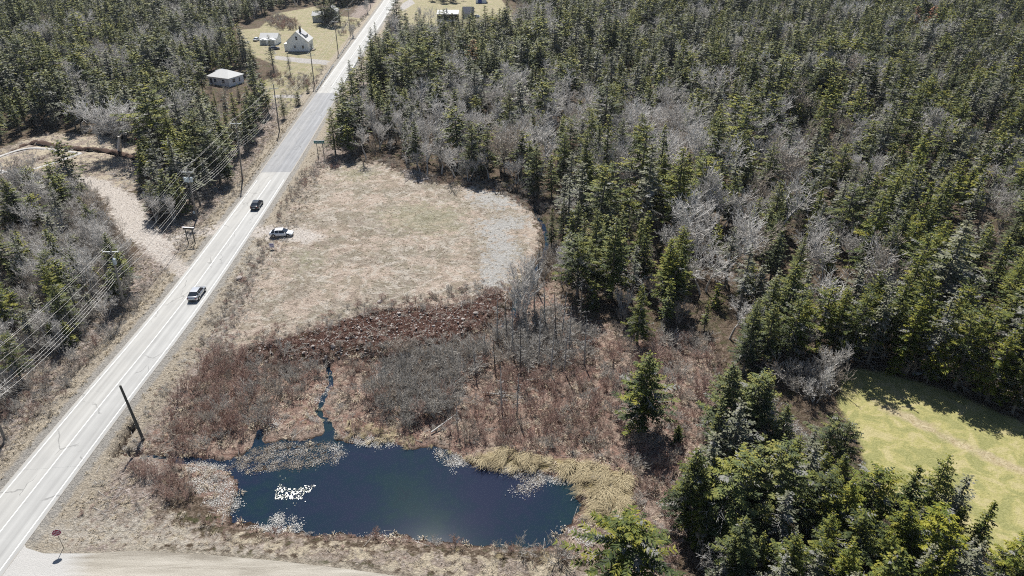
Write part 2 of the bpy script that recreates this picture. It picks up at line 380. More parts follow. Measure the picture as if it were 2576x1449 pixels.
    c = t.mix(mask('s_trench', .25, .25), c, t.ramp(nC, [(.3, (.035, .025, .02)), (.7, (.11, .07, .05))]))
    # wet mud at the water's edge and below it
    c = t.mix(mask('s_water', .5, .5, .35), c, t.ramp(nC, [(.3, (.02, .015, .012)), (.7, (.08, .055, .04))]))
    h = t.math('ADD', t.math('MULTIPLY', nC, .35), nD)
    soft = t.math('SUBTRACT', 1.15, t.math('MULTIPLY', mask('s_lawn', .8, .8), .7))
    b = t.n('ShaderNodeBump'); b.inputs['Distance'].default_value = .5; t.l(h, b.inputs['Height']); t.l(soft, b.inputs['Strength'])
    return t.done(t.bsdf(c, .95, 0, .1, b.outputs[0]))

def road_material(name, lo, hi, streak=True, rough=.75):
    t = NT(name); P = t.pos(); ac = t.attr('across')
    n1 = t.noise(P, 1.0, 5, .6, 0, (1.3, .035, 1)); n2 = t.noise(P, 14, 3, .6); n3 = t.noise(P, .25, 4)
    f = t.math('ADD', t.math('MULTIPLY', n1, .55), t.math('ADD', t.math('MULTIPLY', n2, .2), t.math('MULTIPLY', n3, .25)))
    w = t.math('ABSOLUTE', t.math('SUBTRACT', t.math('ABSOLUTE', ac), 1.65))   # wheel paths polished beside each lane's middle
    wp = t.math('MULTIPLY', t.math('SUBTRACT', 1.0, t.math('MULTIPLY', t.math('ABSOLUTE', t.math('SUBTRACT', w, .8)), 2.5), clamp=True), .12)
    f = t.math('ADD', f, wp)
    c = t.ramp(f, [(.35, lo), (.68, hi)])
    c = t.mix(t.math('MULTIPLY', t.math('MULTIPLY', t.math('LESS_THAN', ac, 0.0), .35), n3), c, (hi[0], hi[1] * .95, hi[2] * .86))
    vo = t.n('ShaderNodeTexVoronoi', feature='DISTANCE_TO_EDGE'); vo.inputs['Scale'].default_value = .22; mp = t.n('ShaderNodeMapping'); mp.inputs['Scale'].default_value = (1, .45, 1)
    dv = t.n('ShaderNodeVectorMath', operation='ADD'); nv = t.n('ShaderNodeTexNoise'); nv.inputs['Scale'].default_value = .8; t.l(P, nv.inputs['Vector']); t.l(P, dv.inputs[0]); t.l(nv.outputs['Color'], dv.inputs[1]); t.l(dv.outputs[0], mp.inputs[0]); t.l(mp.outputs[0], vo.inputs['Vector'])
    ck = t.math('MULTIPLY', t.math('LESS_THAN', vo.outputs['Distance'], .012), t.ramp(n3, [(.48, 0.), (.56, .5)])); c = t.mix(ck, c, (.07, .07, .07))
    eg = t.math('MULTIPLY', t.math('SUBTRACT', t.math('ADD', t.math('ABSOLUTE', ac), t.math('MULTIPLY', t.noise(P, 1.6, 5, .7), .9)), 4.0), 3.0, clamp=True); c = t.mix(eg, c, (.27, .245, .21))
    return t.done(t.bsdf(c, rough, 0, .35, t.bump(n2, .3, .02)))

def leaf_material(name, stops, trans=.12):
    t = NT(name); f = t.attr('tint'); r = t.rand(); P = t.pos()
    f2 = t.math('ADD', f, t.math('MULTIPLY', t.math('SUBTRACT', r, .5), .42))
    isl = t.math('GREATER_THAN', f, .955)
    c = t.ramp(f2, stops)
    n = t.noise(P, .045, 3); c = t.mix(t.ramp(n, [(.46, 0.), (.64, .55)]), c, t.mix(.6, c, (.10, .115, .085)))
    n2 = t.noise(P, 1.8, 3, .6)
    hs = t.n('ShaderNodeHueSaturation'); t.l(c, hs.inputs['Color'])
    t.l(t.math('ADD', .485, t.math('MULTIPLY', r, .03)), hs.inputs['Hue'])
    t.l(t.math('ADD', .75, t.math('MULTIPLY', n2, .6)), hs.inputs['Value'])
    c = t.mix(isl, hs.outputs[0], (.185, .185, .165))
    a = t.bsdf(c, .65, 0, .2); b = t.n('ShaderNodeBsdfTranslucent')
    t.l(t.mix(.4, c, (.12, .13, .02)), b.inputs[0])
    m = t.n('ShaderNodeMixShader'); m.inputs[0].default_value = trans; t.l(a, m.inputs[1]); t.l(b.outputs[0], m.inputs[2])
    return t.done(m.outputs[0])

def twig_material(name, lo, hi, jit=.3):
    t = NT(name); f = t.attr('tint'); r = t.rand()
    f2 = t.math('ADD', t.math('MULTIPLY', f, 1 - jit), t.math('MULTIPLY', r, jit)); c = t.ramp(f2, [(.1, lo), (.9, hi)])
    return t.done(t.bsdf(c, .85, 0, .15))

M = {}
M['ground'] = ground_material()
M['road'] = road_material('pale_asphalt', (.215, .215, .21), (.335, .335, .325))
M['patch'] = road_material('grey_asphalt', (.125, .13, .14), (.235, .24, .25))
M['paint'] = plain('worn_road_paint', (.60, .60, .57), .7, var=.08)
M['side'] = None
def side_material():
    t = NT('dusty_gravel'); P = t.pos()
    n1 = t.noise(P, .8, 6, .65, .4, (.12, 1.1, 1)); n2 = t.noise(P, 9, 4, .7); n3 = t.noise(P, .07, 3)
    c = t.ramp(t.math('ADD', t.math('MULTIPLY', n1, .7), t.math('MULTIPLY', n2, .3)), [(.38, (.19, .17, .14)), (.5, (.29, .268, .228)), (.62, (.38, .355, .31))])
    sx = t.n('ShaderNodeSeparateXYZ'); t.l(P, sx.inputs[0])
    k = t.math('DIVIDE', t.math('SUBTRACT', t.math('ADD', -47.0, t.math('MULTIPLY', n1, 6)), sx.outputs[0]), 3.0, clamp=True)
    c = t.mix(t.math('MULTIPLY', k, .85), c, (.38, .375, .365))  # whiter towards the junction, sun glare painted into the gravel colour
    return t.done(t.bsdf(c, .9, 0, .2, t.bump(n2, .8, .12)))
M['side'] = side_material()
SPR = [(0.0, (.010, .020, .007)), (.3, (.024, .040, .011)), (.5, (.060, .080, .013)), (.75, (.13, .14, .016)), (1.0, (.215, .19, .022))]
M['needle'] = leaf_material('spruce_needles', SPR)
M['needle_grey'] = leaf_material('grey_green_needles', [(0, (.05, .058, .035)), (.5, (.12, .125, .08)), (1.0, (.22, .21, .13))])
M['needle_rust'] = leaf_material('rust_needles', [(0, (.12, .05, .02)), (.5, (.22, .10, .04)), (1.0, (.34, .17, .08))])
M['bark'] = twig_material('spruce_bark', (.085, .075, .065), (.20, .185, .165))
M['deadtwig'] = twig_material('lichen_twigs', (.20, .19, .175), (.46, .45, .43))
M['greytwig'] = twig_material('grey_twigs', (.33, .31, .285), (.74, .715, .68))
M['whitewood'] = twig_material('bleached_wood', (.38, .37, .35), (.62, .61, .58))
M['redtwig'] = twig_material('red_brown_twigs', (.20, .125, .10), (.56, .42, .36))
M['browntwig'] = twig_material('brown_twigs', (.22, .185, .155), (.52, .46, .39))
M['straw'] = twig_material('dry_grass', (.27, .22, .16), (.58, .51, .39))
M['sedge'] = twig_material('golden_sedge', (.17, .13, .07), (.50, .43, .28), .5)
M['wood'] = plain('weathered_wood', (.20, .17, .14), .85, var=.3)
M['polewood'] = plain('grey_pole_wood', (.24, .22, .195), .85, var=.25, sc=2)
M['darkpole'] = plain('dark_pole_wood', (.085, .085, .075), .85, var=.25, sc=2)
M['galv'] = plain('galvanised_steel', (.55, .57, .58), .4, .6)
M['wire'] = plain('weathered_wire', (.48, .47, .45), .5, .3)
M['ceramic'] = plain('grey_ceramic', (.5, .5, .5), .3)
M['tank'] = plain('transformer_grey', (.50, .56, .58), .4)
M['rock'] = plain('pale_boulder', (.34, .30, .275), .9, var=.35, sc=2.5, bump=.05)
M['white_paint'] = plain('white_siding', (.84, .86, .88), .6, var=.05)
M['grey_siding'] = plain('grey_siding', (.38, .40, .41), .7, var=.08)
M['dark_siding'] = plain('dark_brown_siding', (.07, .055, .05), .8, var=.2)
M['brown_siding'] = plain('brown_lower_siding', (.14, .11, .10), .8, var=.2)
M['roof_light'] = plain('pale_shingles', (.50, .50, .49), .9, var=.12, sc=5, bump=.03)
M['roof_grey'] = plain('grey_shingles', (.36, .36, .37), .9, var=.12, sc=5, bump=.03)
M['roof_lav'] = plain('slate_shingles', (.23, .23, .26), .9, var=.12, sc=5)
M['glass'] = plain('window_glass', (.02, .025, .035), .08, 0, .6, var=.1)
M['brick'] = plain('chimney_brick', (.12, .10, .08), .9, var=.3)
M['concrete'] = plain('concrete', (.42, .41, .40), .9)
M['stone_chim'] = plain('pale_chimney', (.45, .44, .42), .9)
M['door_dark'] = plain('dark_door', (.03, .04, .07), .5)
M['door_blue'] = plain('blue_door', (.02, .06, .30), .5)
M['rubber'] = plain('rubber', (.015, .015, .015), .8)
M['rim'] = plain('alloy_rim', (.42, .43, .45), .3, .7)
M['lamp_red'] = plain('tail_lamp_red', (.25, .01, .01), .2)
M['lamp_white'] = plain('headlamp_clear', (.75, .77, .8), .1, .2)
M['car_trim'] = plain('dark_trim', (.02, .02, .022), .5)
M['plate'] = plain('number_plate', (.7, .7, .72), .5)
def paint(name, col, metal=.3):
    t = NT(name); n = t.noise(t.objc(), 2, 2)
    return t.done(t.bsdf(t.ramp(n, [(0, tuple(v * .96 for v in col)), (1, col)]), .25, metal, .5, None, **{'Coat Weight': .8, 'Coat Roughness': .05}))
M['car_black'] = paint('black_car_paint', (.035, .037, .04)); M['car_silver'] = paint('silver_car_paint', (.50, .51, .53), .6)
M['car_white'] = paint('white_car_paint', (.74, .76, .78), 0); M['car_blue'] = paint('dark_blue_car_paint', (.03, .05, .12))
M['sign_red'] = plain('faded_stop_red', (.30, .025, .06), .5, var=.1)
M['sign_white'] = plain('sign_white', (.78, .76, .80), .5, var=.03)
M['sign_green'] = plain('road_sign_green', (.0, .16, .14), .5, var=.1)
M['sign_yellow'] = plain('warning_sign_yellow', (.45, .26, .03), .5)
M['sign_purple'] = plain('sign_purple', (.20, .13, .36), .5)
M['soil'] = plain('dark_soil', (.06, .035, .025), .95, var=.4)
M['orange_leaf'] = twig_material('orange_dead_leaves', (.30, .12, .05), (.52, .26, .13))
M['red_tarp'] = plain('faded_red_barrel_paint', (.45, .07, .05), .6)

# ------------------------------------------------------------------ ground sheet
def build_ground():
    NX, NY = 760, 980
    ty = np.linspace(0, 1, NY)
    Yr = 14 * (1500 / 14.0) ** ty; Yr = np.concatenate([[-60, -20], Yr]); tx = np.linspace(-1, 1, NX)
    half = 75 + np.maximum(Yr, 0) * .80; half[:2] = 110
    X = tx[None] * half[:, None]; Y = np.broadcast_to(Yr[:, None], X.shape).copy()
    X = X.ravel(); Y = Y.ravel(); ny = len(Yr)
    z, dr, sp, sf, sma, sb, ss, sl, wat, dh = heights(X, Y, True)
    i = np.arange((ny - 1) * NX).reshape(ny - 1, NX)[:, :-1].ravel()
    F = np.stack([i, i + 1, i + NX + 1, i + NX], 1)
    mx = lambda L: np.max([sdf(p, X, Y) for p in L], axis=0)
    ruts = []
    for cx, cy, r in ((905, 590, 5.2), (905, 590, 6.6)):
        gx, gy = G(cx - 60, cy + 25, -.4); a = np.linspace(R(5), R(80), 14)
        ruts.append(np.stack([gx + r * np.cos(a), gy + r * np.sin(a)], 1))
    ruts += [Gp([(640,588),(700,583),(790,585),(900,597),(960,640)], -.4), Gp([(640,596),(700,600),(790,606),(860,612)], -.4),
             Gp([(380,610),(430,650),(475,682)], -.2), Gp([(365,622),(415,662),(460,695)], -.2), Gp([(400,612),(440,600),(500,580),(560,570)], -.2),
             Gp([(470,640),(450,660),(480,690),(505,700)], -.2)]
    rut = np.max([.34 - dline(p, X, Y) for p in ruts], axis=0)
    path = Gp([(2200,1010),(2300,1060),(2400,1110),(2500,1155),(2620,1200)], -.3)
    at = {'d_road': dr, 's_marsh': sma, 's_field': sf, 's_berm': sb, 's_lawn': sl, 's_side': ss, 's_water': np.maximum(wat, .4 - dh),
          's_grav': mx(GRAV), 's_yard': mx(YARD), 's_clear': mx([CLEAR, BANK]), 's_track': mx(TRACK), 's_drive': mx(DRIVE),
          's_pale': mx(PALE), 's_green': mx(GREEN), 's_sedge': sdf(SEDGE, X, Y), 's_rut': rut, 's_path': 1.2 - dline(path, X, Y) + .8 * noise(X, Y, 7, 24),
          's_conc': np.max([.38 - dline(p, X, Y) for p in CONC], axis=0), 's_trench': np.max([.75 - dline(p, X, Y) for p in TRENCH], axis=0)}
    me = new_mesh('ground', np.stack([X, Y, z], 1), F, [M['ground']], None, {k: ('POINT', np.clip(v, -60, 60)) for k, v in at.items()}, smooth=True)
    tag(link('ground', me), kind='structure')
build_ground()

def strip(name, line, off0, off1, z, mat, parent=None):
    P = np.array(line); T = np.gradient(P, axis=0); T /= np.linalg.norm(T, axis=1)[:, None]; N = np.stack([T[:, 1], -T[:, 0]], 1)
    k = max(2, int(abs(off1 - off0) / .6) + 1); offs = np.linspace(off0, off1, k)
    V = np.concatenate([np.column_stack([P + N * o, np.full(len(P), z)]) for o in offs]); n = len(P)
    F = np.array([[a * n + i, (a + 1) * n + i, (a + 1) * n + i + 1, a * n + i + 1] for a in range(k - 1) for i in range(n - 1)])
    A = np.repeat(offs, n)
    me = new_mesh(name, V, F, [mat], None, {'across': ('POINT', A)}); return link(name, me, parent)
road = tag(strip('road', ROAD_S, -3.75, 3.75, .0, M['road']), kind='structure')
y0 = G(694, 433)[1]; y1 = G(828, 228)[1]
near = ROAD_S[ROAD_S[:, 1] < y0]; mid = ROAD_S[(ROAD_S[:, 1] > y0 - 3) & (ROAD_S[:, 1] < y1)]; far = ROAD_S[ROAD_S[:, 1] > y1 + 1]
tag(strip('road_patch', mid, -3.95, 3.95, .012, M['patch']), kind='structure')
for nm, seg in (('near', near), ('far', far)):
    for o in (-3.15, 3.15, 0.0):
        tag(strip('road_marking', seg, o - .07, o + .07, .008, M['paint']), kind='structure')
me = new_mesh('side_road', [(x, y, .004 - .02) for x, y in SIDE], [list(range(len(SIDE)))], [M['side']])
tag(link('side_road', me), kind='structure')
# fillet where the side road joins the main road
fl = Gp([(0,1302),(72,1345),(95,1380),(60,1470),(-60,1560),(-120,1500)], 0)

def water_material():
    t = NT('pond_water'); P = t.pos(); n = t.noise(P, .09, 3); n2 = t.noise(P, .5, 5, .65, 1.5)
    c = t.ramp(t.math('ADD', t.math('MULTIPLY', n, .7), t.math('MULTIPLY', n2, .3)), [(.38, (.010, .015, .034)), (.50, (.006, .016, .030)), (.60, (.007, .021, .027)), (.70, (.008, .013, .024))])
    rp = t.noise(P, 1.6, 3, .5); return t.done(t.bsdf(c, .05, 0, .5, t.bump(rp, .025, .02), IOR=1.33))
M['water'] = water_material()
wx0, wy0, wx1, wy1 = -52, 44, 26, 172
tag(link('pond_water', new_mesh('pond_water', [(wx0, wy0, ZW), (wx1, wy0, ZW), (wx1, wy1, ZW), (wx0, wy1, ZW)], [(0, 1, 2, 3)], [M['water']])), kind='structure')

# ------------------------------------------------------------------ plant generators
def conifer_geo(h, Rad, seed, base=.22, step=.40, nb=6, spray=.22, size=1.0, lich=.06, gap=.12, lean=0.0, flat=0.0):
    """returns trunk, needle and dead-branch geometry of one spruce"""
    r = np.random.default_rng(seed)
    kx, ky = lean * r.normal(), lean * r.normal()
    def ax(z): return np.array([kx * (z / h) ** 2 * h * .1, ky * (z / h) ** 2 * h * .1, z])
    zs = np.linspace(0, h * .97, 7); P = np.array([ax(z) for z in zs]); rad = .016 * h * (1 - zs / h) + .02
    trunk = prisms(P[:-1], P[1:], rad[:-1], rad[1:], 6)
    QV = []; T = []; dead0 = []; dead1 = []; dr = []
    z = h * base; prof = r.uniform(.75, 1.25, 9)
    while z < h * .985:
        t = (z - h * base) / (h * (1 - base))
        Rz = Rad * ((1 - t) ** (.75 if flat == 0 else .5)) * (.55 + .45 * min(1, t * 5 + .4))
        Rz = max(Rz, .16)
        n = max(3, int(nb * (.6 + .4 * (1 - t)) + r.integers(0, 2)))
        a0 = r.uniform(0, 6.28)
        for k in range(n):
            a = a0 + 6.283 * k / n + r.normal() * .25
            L = Rz * r.uniform(.62, 1.12) * prof[int((a % 6.283) / 6.283 * 9) % 9]
            if r.random() < gap * (1.4 - t): L *= r.uniform(.25, .6)
            tz = z + r.normal() * step * .3; pitch = R(28) * t - R(14) * (1 - t) + r.normal() * .12
            d = np.array([math.cos(a), math.sin(a), 0]); s = np.array([-math.sin(a), math.cos(a), 0])
            m = max(2, int(L / (spray * 1.05)))
            ts = np.linspace(.22, 1.0, m) + r.normal(size=m) * .02
            b0 = ax(tz)
            Pp = b0 + d * (ts * L)[:, None] + np.array([0, 0, 1.]) * (math.sin(pitch) * ts * L - .16 * L * ts ** 2 + .14 * L * ts ** 4)[:, None]
            bt = .38 + .30 * t + r.normal() * .17  # needles lighten up the crown, sunlit tops painted into the tint
            il = r.random() < lich
            for sg in (-1, 1, 0):
                if sg == 0:
                    dirs = d + np.array([0, 0, 1.]) * r.normal(size=(m, 1)) * .25; ln = np.full(m, spray * 1.3)
                else:
                    dirs = d * .62 + s * sg * .78 + np.array([0, 0, 1.]) * r.normal(size=(m, 1)) * .22
                    ln = np.minimum(spray * 2.3, .55 * L * (1.18 - ts)) * r.uniform(.7, 1.25, m) + .07
                dirs = dirs / np.linalg.norm(dirs, axis=1)[:, None]
                up = np.array([0, 0, 1.]) + r.normal(size=(m, 3)) * .38
                w = np.cross(dirs, up); w /= np.linalg.norm(w, axis=1)[:, None]
                wd = (spray * .42 * size * r.uniform(.7, 1.3, m))[:, None]
                A = Pp - dirs * .04; B = Pp + dirs * (ln * .45)[:, None] + w * wd; C = Pp + dirs * ln[:, None] - np.array([0, 0, .05]); D = Pp + dirs * (ln * .45)[:, None] - w * wd
                QV.append(np.stack([A, B, C, D], 1).reshape(-1, 3))
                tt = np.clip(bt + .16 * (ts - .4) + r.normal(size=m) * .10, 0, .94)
                if il: tt = np.where(r.random(m) < .75, .99, tt)
                T.append(tt)
        z += step * r.uniform(.75, 1.25) * (1 - .35 * t)
    # dead lower branches
    zz = h * .04
    while zz < h * (base + .30):
        for k in range(3):
            a = r.uniform(0, 6.28); L = Rad * r.uniform(.3, .85); p = ax(zz); q = p + np.array([math.cos(a) * L, math.sin(a) * L, r.uniform(-.25, .12) * L])
            dead0.append(p); dead1.append(q); dr.append(.022)
            for j in range(4):
                u = r.uniform(.3, .95); c = p + (q - p) * u; a2 = a + r.choice([-1, 1]) * r.uniform(.4, 1.0); l2 = L * .38 * r.uniform(.4, 1)
                dead0.append(c); dead1.append(c + np.array([math.cos(a2) * l2, math.sin(a2) * l2, r.uniform(-.3, .1) * l2])); dr.append(.013)
        zz += h * .035
    QV = np.vstack(QV); QF = np.arange(len(QV)).reshape(-1, 4); T = np.concatenate(T)
    dead = prisms(dead0, dead1, np.array(dr), np.array(dr) * .4, 3)
    return trunk, (QV, QF, T), dead

def branch_geo(h, seed, spread=.5, levels=5, fork=3, r0=None, stems=1, up=.25, len0=.30, twist=.35, ratio=.72, minr=.011, base_r=0.0, nseg=2, kids=(2, 4)):
    """leafless tree or shrub as tapered segments; returns (P0, P1, R0, R1, level)"""
    r = np.random.default_rng(seed); A = []; B = []; RA = []; RB = []; LV = []
    def norm(v): return v / (np.linalg.norm(v) + 1e-9)
    def grow(p, d, L, rad, lv):
        for i in range(nseg):
            d = norm(d + r.normal(size=3) * twist * .35 + np.array([0, 0, up * .22]))
            q = p + d * L / nseg; r1 = max(rad * (.84 if i < nseg - 1 else .78), minr * .7)
            A.append(p); B.append(q); RA.append(rad); RB.append(r1); LV.append(lv); p0 = p; p = q; rad = r1
            if lv > 0 and lv < levels and r.random() < .75:
                e = norm(d + r.normal(size=3) * spread * 1.3); grow(p0 + (p - p0) * r.random(), e, L * ratio * r.uniform(.5, .8), max(rad * .5, minr), lv + 1)
        if lv < levels:
            n = r.integers(kids[0], kids[1])
            for k in range(n):
                e = norm(d + norm(r.normal(size=3)) * spread * r.uniform(.7, 1.3) + np.array([0, 0, up * .5]))
                grow(p, e, L * ratio * r.uniform(.75, 1.15), max(rad * .68, minr), lv + 1)
    r0 = r0 or .016 * h
    for s in range(stems):
        a = r.uniform(0, 6.28); o = np.array([math.cos(a), math.sin(a), 0]) * base_r * r.random()
        d = np.array([0, 0, 1.]) + (np.array([math.cos(a), math.sin(a), 0]) * spread * r.uniform(.2, 1.1) if stems > 1 else r.normal(size=3) * .06)
        grow(o, norm(d), h * len0 * (1 if stems == 1 else r.uniform(.7, 1.15)), r0, 0)
    A = np.array(A); B = np.array(B); top = B[:, 2].max(); k = h / top
    return A * k, B * k, np.array(RA), np.array(RB), np.array(LV)

def snag_geo(h, seed, nb=26, L=1.1, bare_low=.3):
    r = np.random.default_rng(seed); zs = np.linspace(0, h, 6); kx, ky = r.normal(size=2) * .03
    P = np.stack([zs * kx, zs * ky, zs], 1); rad = np.linspace(.015 * h + .03, .04, 6)
    t = prisms(P[:-1], P[1:], rad[:-1], rad[1:], 5); A = []; B = []; RR = []
    for i in range(nb):
        z = h * r.uniform(bare_low, .98); a = r.uniform(0, 6.28); l = L * r.uniform(.25, 1.1) * (1.25 - z / h)
        p = np.array([z * kx, z * ky, z]); q = p + np.array([math.cos(a) * l, math.sin(a) * l, r.uniform(-.2, .35) * l]); A.append(p); B.append(q); RR.append(.034)
        for j in range(6):
            u = r.uniform(.3, 1); c = p + (q - p) * u; a2 = a + r.normal() * .9; l2 = l * r.uniform(.2, .5)
            A.append(c); B.append(c + np.array([math.cos(a2) * l2, math.sin(a2) * l2, r.uniform(-.2, .4) * l2])); RR.append(.02)
    return t, prisms(A, B, np.array(RR), np.array(RR) * .4, 3)

rs = np.random.default_rng(3)
def rt(n): return np.clip(rs.normal(size=n) * .22 + .5, 0, 1)

# kinds of spruce: (height, radius, ...)   each entry keeps (trunk mesh, crown mesh, dead-branch mesh)
SPRUCE = []
def add_spruce(mat, **kw):
    tr, (qv, qf, tt), de = conifer_geo(**kw)
    a = new_mesh('spruce_trunk', tr[0], tr[1], [M['bark']], None, {'tint': ('FACE', rt(len(tr[1])))}, True)
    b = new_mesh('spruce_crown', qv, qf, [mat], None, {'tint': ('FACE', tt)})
    c = new_mesh('spruce_dead_branches', de[0], de[1], [M['deadtwig']], None, {'tint': ('FACE', rt(len(de[1])))})
    SPRUCE.append((a, b, c, kw['h'], kw['Rad']))
for i in range(3): add_spruce(M['needle'], h=12., Rad=2.7, seed=10 + i, base=.20, lich=.03, gap=.15, spray=.17, size=.9, step=.34)           # 0-2 full
for i in range(2): add_spruce(M['needle'], h=12., Rad=1.8, seed=20 + i, base=.22, nb=6, lich=.04, gap=.2)      # 3-4 narrow
for i in range(2): add_spruce(M['needle'], h=11., Rad=3.2, seed=30 + i, base=.28, nb=7, lich=.16, gap=.30, spray=.18, size=.9, lean=.5, step=.48, flat=1)   # 5-6 ragged lichen-hung
add_spruce(M['needle'], h=5., Rad=1.5, seed=40, base=.05, step=.3, nb=6, lich=0, gap=.05)                       # 7 young bushy
add_spruce(M['needle_grey'], h=11., Rad=2.2, seed=41, base=.32, nb=6, lich=.25, gap=.40, step=.5)               # 8 thin grey
add_spruce(M['needle_grey'], h=12., Rad=2.0, seed=43, base=.40, nb=5, lich=.5, gap=.6, step=.6)                 # 9 nearly dead
add_spruce(M['needle_rust'], h=11., Rad=1.7, seed=42, base=.3, nb=5, lich=.1, gap=.3)                           # 10 rust
add_spruce(M['needle'], h=10., Rad=3.6, seed=44, base=.42, nb=8, lich=.08, spray=.17, size=.9, gap=.2, step=.42, flat=1)            # 11 broad, high crown

BARE = []   # (trunk mesh, branches mesh, height)
def add_bare(mat, lvsplit=1, kind='t', **kw):
    A, B, ra, rb, lv = branch_geo(**kw)
    k = lv < lvsplit
    tv, tf = prisms(A[k], B[k], ra[k], rb[k], 6); bv, bf = prisms(A[~k], B[~k], ra[~k], rb[~k], 3)
    a = new_mesh('bare_trunk', tv, tf, [mat], None, {'tint': ('FACE', rt(len(tf)) * .6)}, True)
    b = new_mesh('bare_branches', bv, bf, [mat], None, {'tint': ('FACE', np.repeat(rt(len(bf) // 3), 3))})
    return (a, b, kw['h'])
for i in range(3): BARE.append(add_bare(M['greytwig'], h=11., seed=60 + i, spread=.62, levels=5, up=.26, len0=.24, minr=.024, r0=.2, ratio=.76))
for i in range(2): BARE.append(add_bare(M['greytwig'], h=10., seed=70 + i, spread=.48, levels=5, up=.45, len0=.26, stems=3, r0=.13, minr=.022, base_r=.4))
BARE.append(add_bare(M['browntwig'], h=9., seed=75, spread=.5, levels=5, up=.4, len0=.25, stems=2, r0=.12, minr=.022, base_r=.3))
M['shrubgrey'] = twig_material('grey_shrub_stems', (.22, .205, .185), (.55, .52, .475))
M['paletwig'] = twig_material('pale_grey_twigs', (.42, .40, .38), (.82, .80, .77))
HERO_BARE = [add_bare(M['paletwig'], h=17., seed=80, spread=.72, levels=6, up=.14, len0=.11, stems=1, r0=.45, minr=.032, kids=(2, 4), ratio=.84, nseg=3, twist=.25),
             add_bare(M['greytwig'], h=13., seed=81, spread=.30, levels=5, up=.65, len0=.26, stems=7, r0=.15, minr=.024, base_r=.5)]
WHITE = [add_bare(M['whitewood'], h=7., seed=82, spread=.95, levels=4, up=.0, len0=.30, r0=.12, minr=.028, twist=.9, kids=(2, 4)),
         add_bare(M['whitewood'], h=6., seed=88, spread=.9, levels=4, up=.05, len0=.3, r0=.1, minr=.024, twist=.9)]
SHRUB = {'red': [], 'grey': [], 'brown': []}
for i in range(3):
    SHRUB['red'].append(add_bare(M['redtwig'], h=2.2, seed=90 + i, spread=.55, levels=3, up=.45, len0=.34, stems=10, r0=.024, minr=.013, base_r=.35, kids=(2, 4)))
    SHRUB['grey'].append(add_bare(M['shrubgrey'], h=2.8, seed=95 + i, spread=.6, levels=3, up=.4, len0=.32, stems=9, r0=.032, minr=.014, base_r=.3, kids=(2, 5)))
    SHRUB['brown'].append(add_bare(M['browntwig'], h=2.5, seed=99 + i, spread=.6, levels=3, up=.4, len0=.32, stems=9, r0=.03, minr=.014, base_r=.35, kids=(2, 4)))
SNAG = []
for i in range(3):
    (tv, tf), (bv, bf) = snag_geo(10., 110 + i, nb=16 + 8 * i, L=1.3, bare_low=.25)
    SNAG.append((new_mesh('snag_trunk', tv, tf, [M['bark'] if i == 0 else M['deadtwig']], None, {'tint': ('FACE', rt(len(tf)) * .5)}, True),
                 new_mesh('snag_branches', bv, bf, [M['deadtwig']], None, {'tint': ('FACE', rt(len(bf)))}), 10.))

# ------------------------------------------------------------------ where the trees stand
FR = Gp([(1310,-90),(1312,60),(1200,92),(1040,92),(985,95),(962,118),(940,170),(912,225),(885,290),(850,345),(842,392),(880,404),(960,399),(1030,425),(1078,448),(1200,459),(1290,484),(1385,510),(1400,560),(1398,650),(1385,700),(1440,780),(1560,828),(1690,848),(1790,838),(1850,905),(2000,900),(2085,905),(2135,925),(2300,962),(2450,1008),(2576,1078),(2800,1180),(3000,1000),(3000,-90)], -.3)
FB = Gp([(1830,1090),(1960,1080),(2010,1130),(2060,1210),(2120,1250),(2180,1300),(2280,1345),(2400,1385),(2520,1420),(2640,1500),(2700,1700),(1720,1700),(1720,1470),(1735,1350),(1790,1210)], -.4)
FL = Gp([(-420,-90),(600,-90),(590,60),(590,135),(640,170),(655,190),(640,205),(648,240),(690,262),(692,300),(655,340),(605,428),(565,487),(505,540),(440,560),(400,545),(372,510),(362,470),(345,425),(352,375),(320,350),(210,336),(130,330),(60,343),(0,358),(-420,368)], -.3)
FT = Gp([(600,-90),(592,62),(640,58),(690,25),(790,10),(880,22),(930,8),(975,-90)], -.3)
FLL = Gp([(-300,470),(0,476),(90,452),(115,470),(185,476),(250,505),(285,590),(330,630),(345,680),(330,740),(285,800),(210,855),(130,915),(50,985),(-40,1060),(-200,1150),(-420,1000),(-420,480)], -.3)
FTR = Gp([(1035,-90),(1040,-15),(1100,10),(1160,5),(1195,-6),(1250,-10),(1310,20),(1310,-90)], -.3)
BAREZ = [([(1050,300),(1450,300),(1480,360),(1400,470),(1150,460),(900,395),(880,300)], .62),
         ([(1230,255),(1700,270),(1830,420),(1500,470),(1380,430)], .68), ([(1600,520),(1900,510),(1930,680),(1680,700)], .6),
         ([(1950,560),(2280,600),(2280,800),(2050,780)], .5), ([(1400,650),(1560,650),(1600,800),(1440,790)], .65), ([(1900,380),(2200,330),(2230,480),(1960,540)], .55),
         ([(150,130),(480,140),(460,200),(150,190)], .4), ([(430,20),(600,20),(640,180),(440,140)], .35), ([(1000,180),(1250,180),(1250,260),(1000,260)], .4),
         ([(1290,40),(1390,30),(1390,75),(1290,75)], .9)]
BAREZ = [(np.array(p, float), w) for p, w in BAREZ]
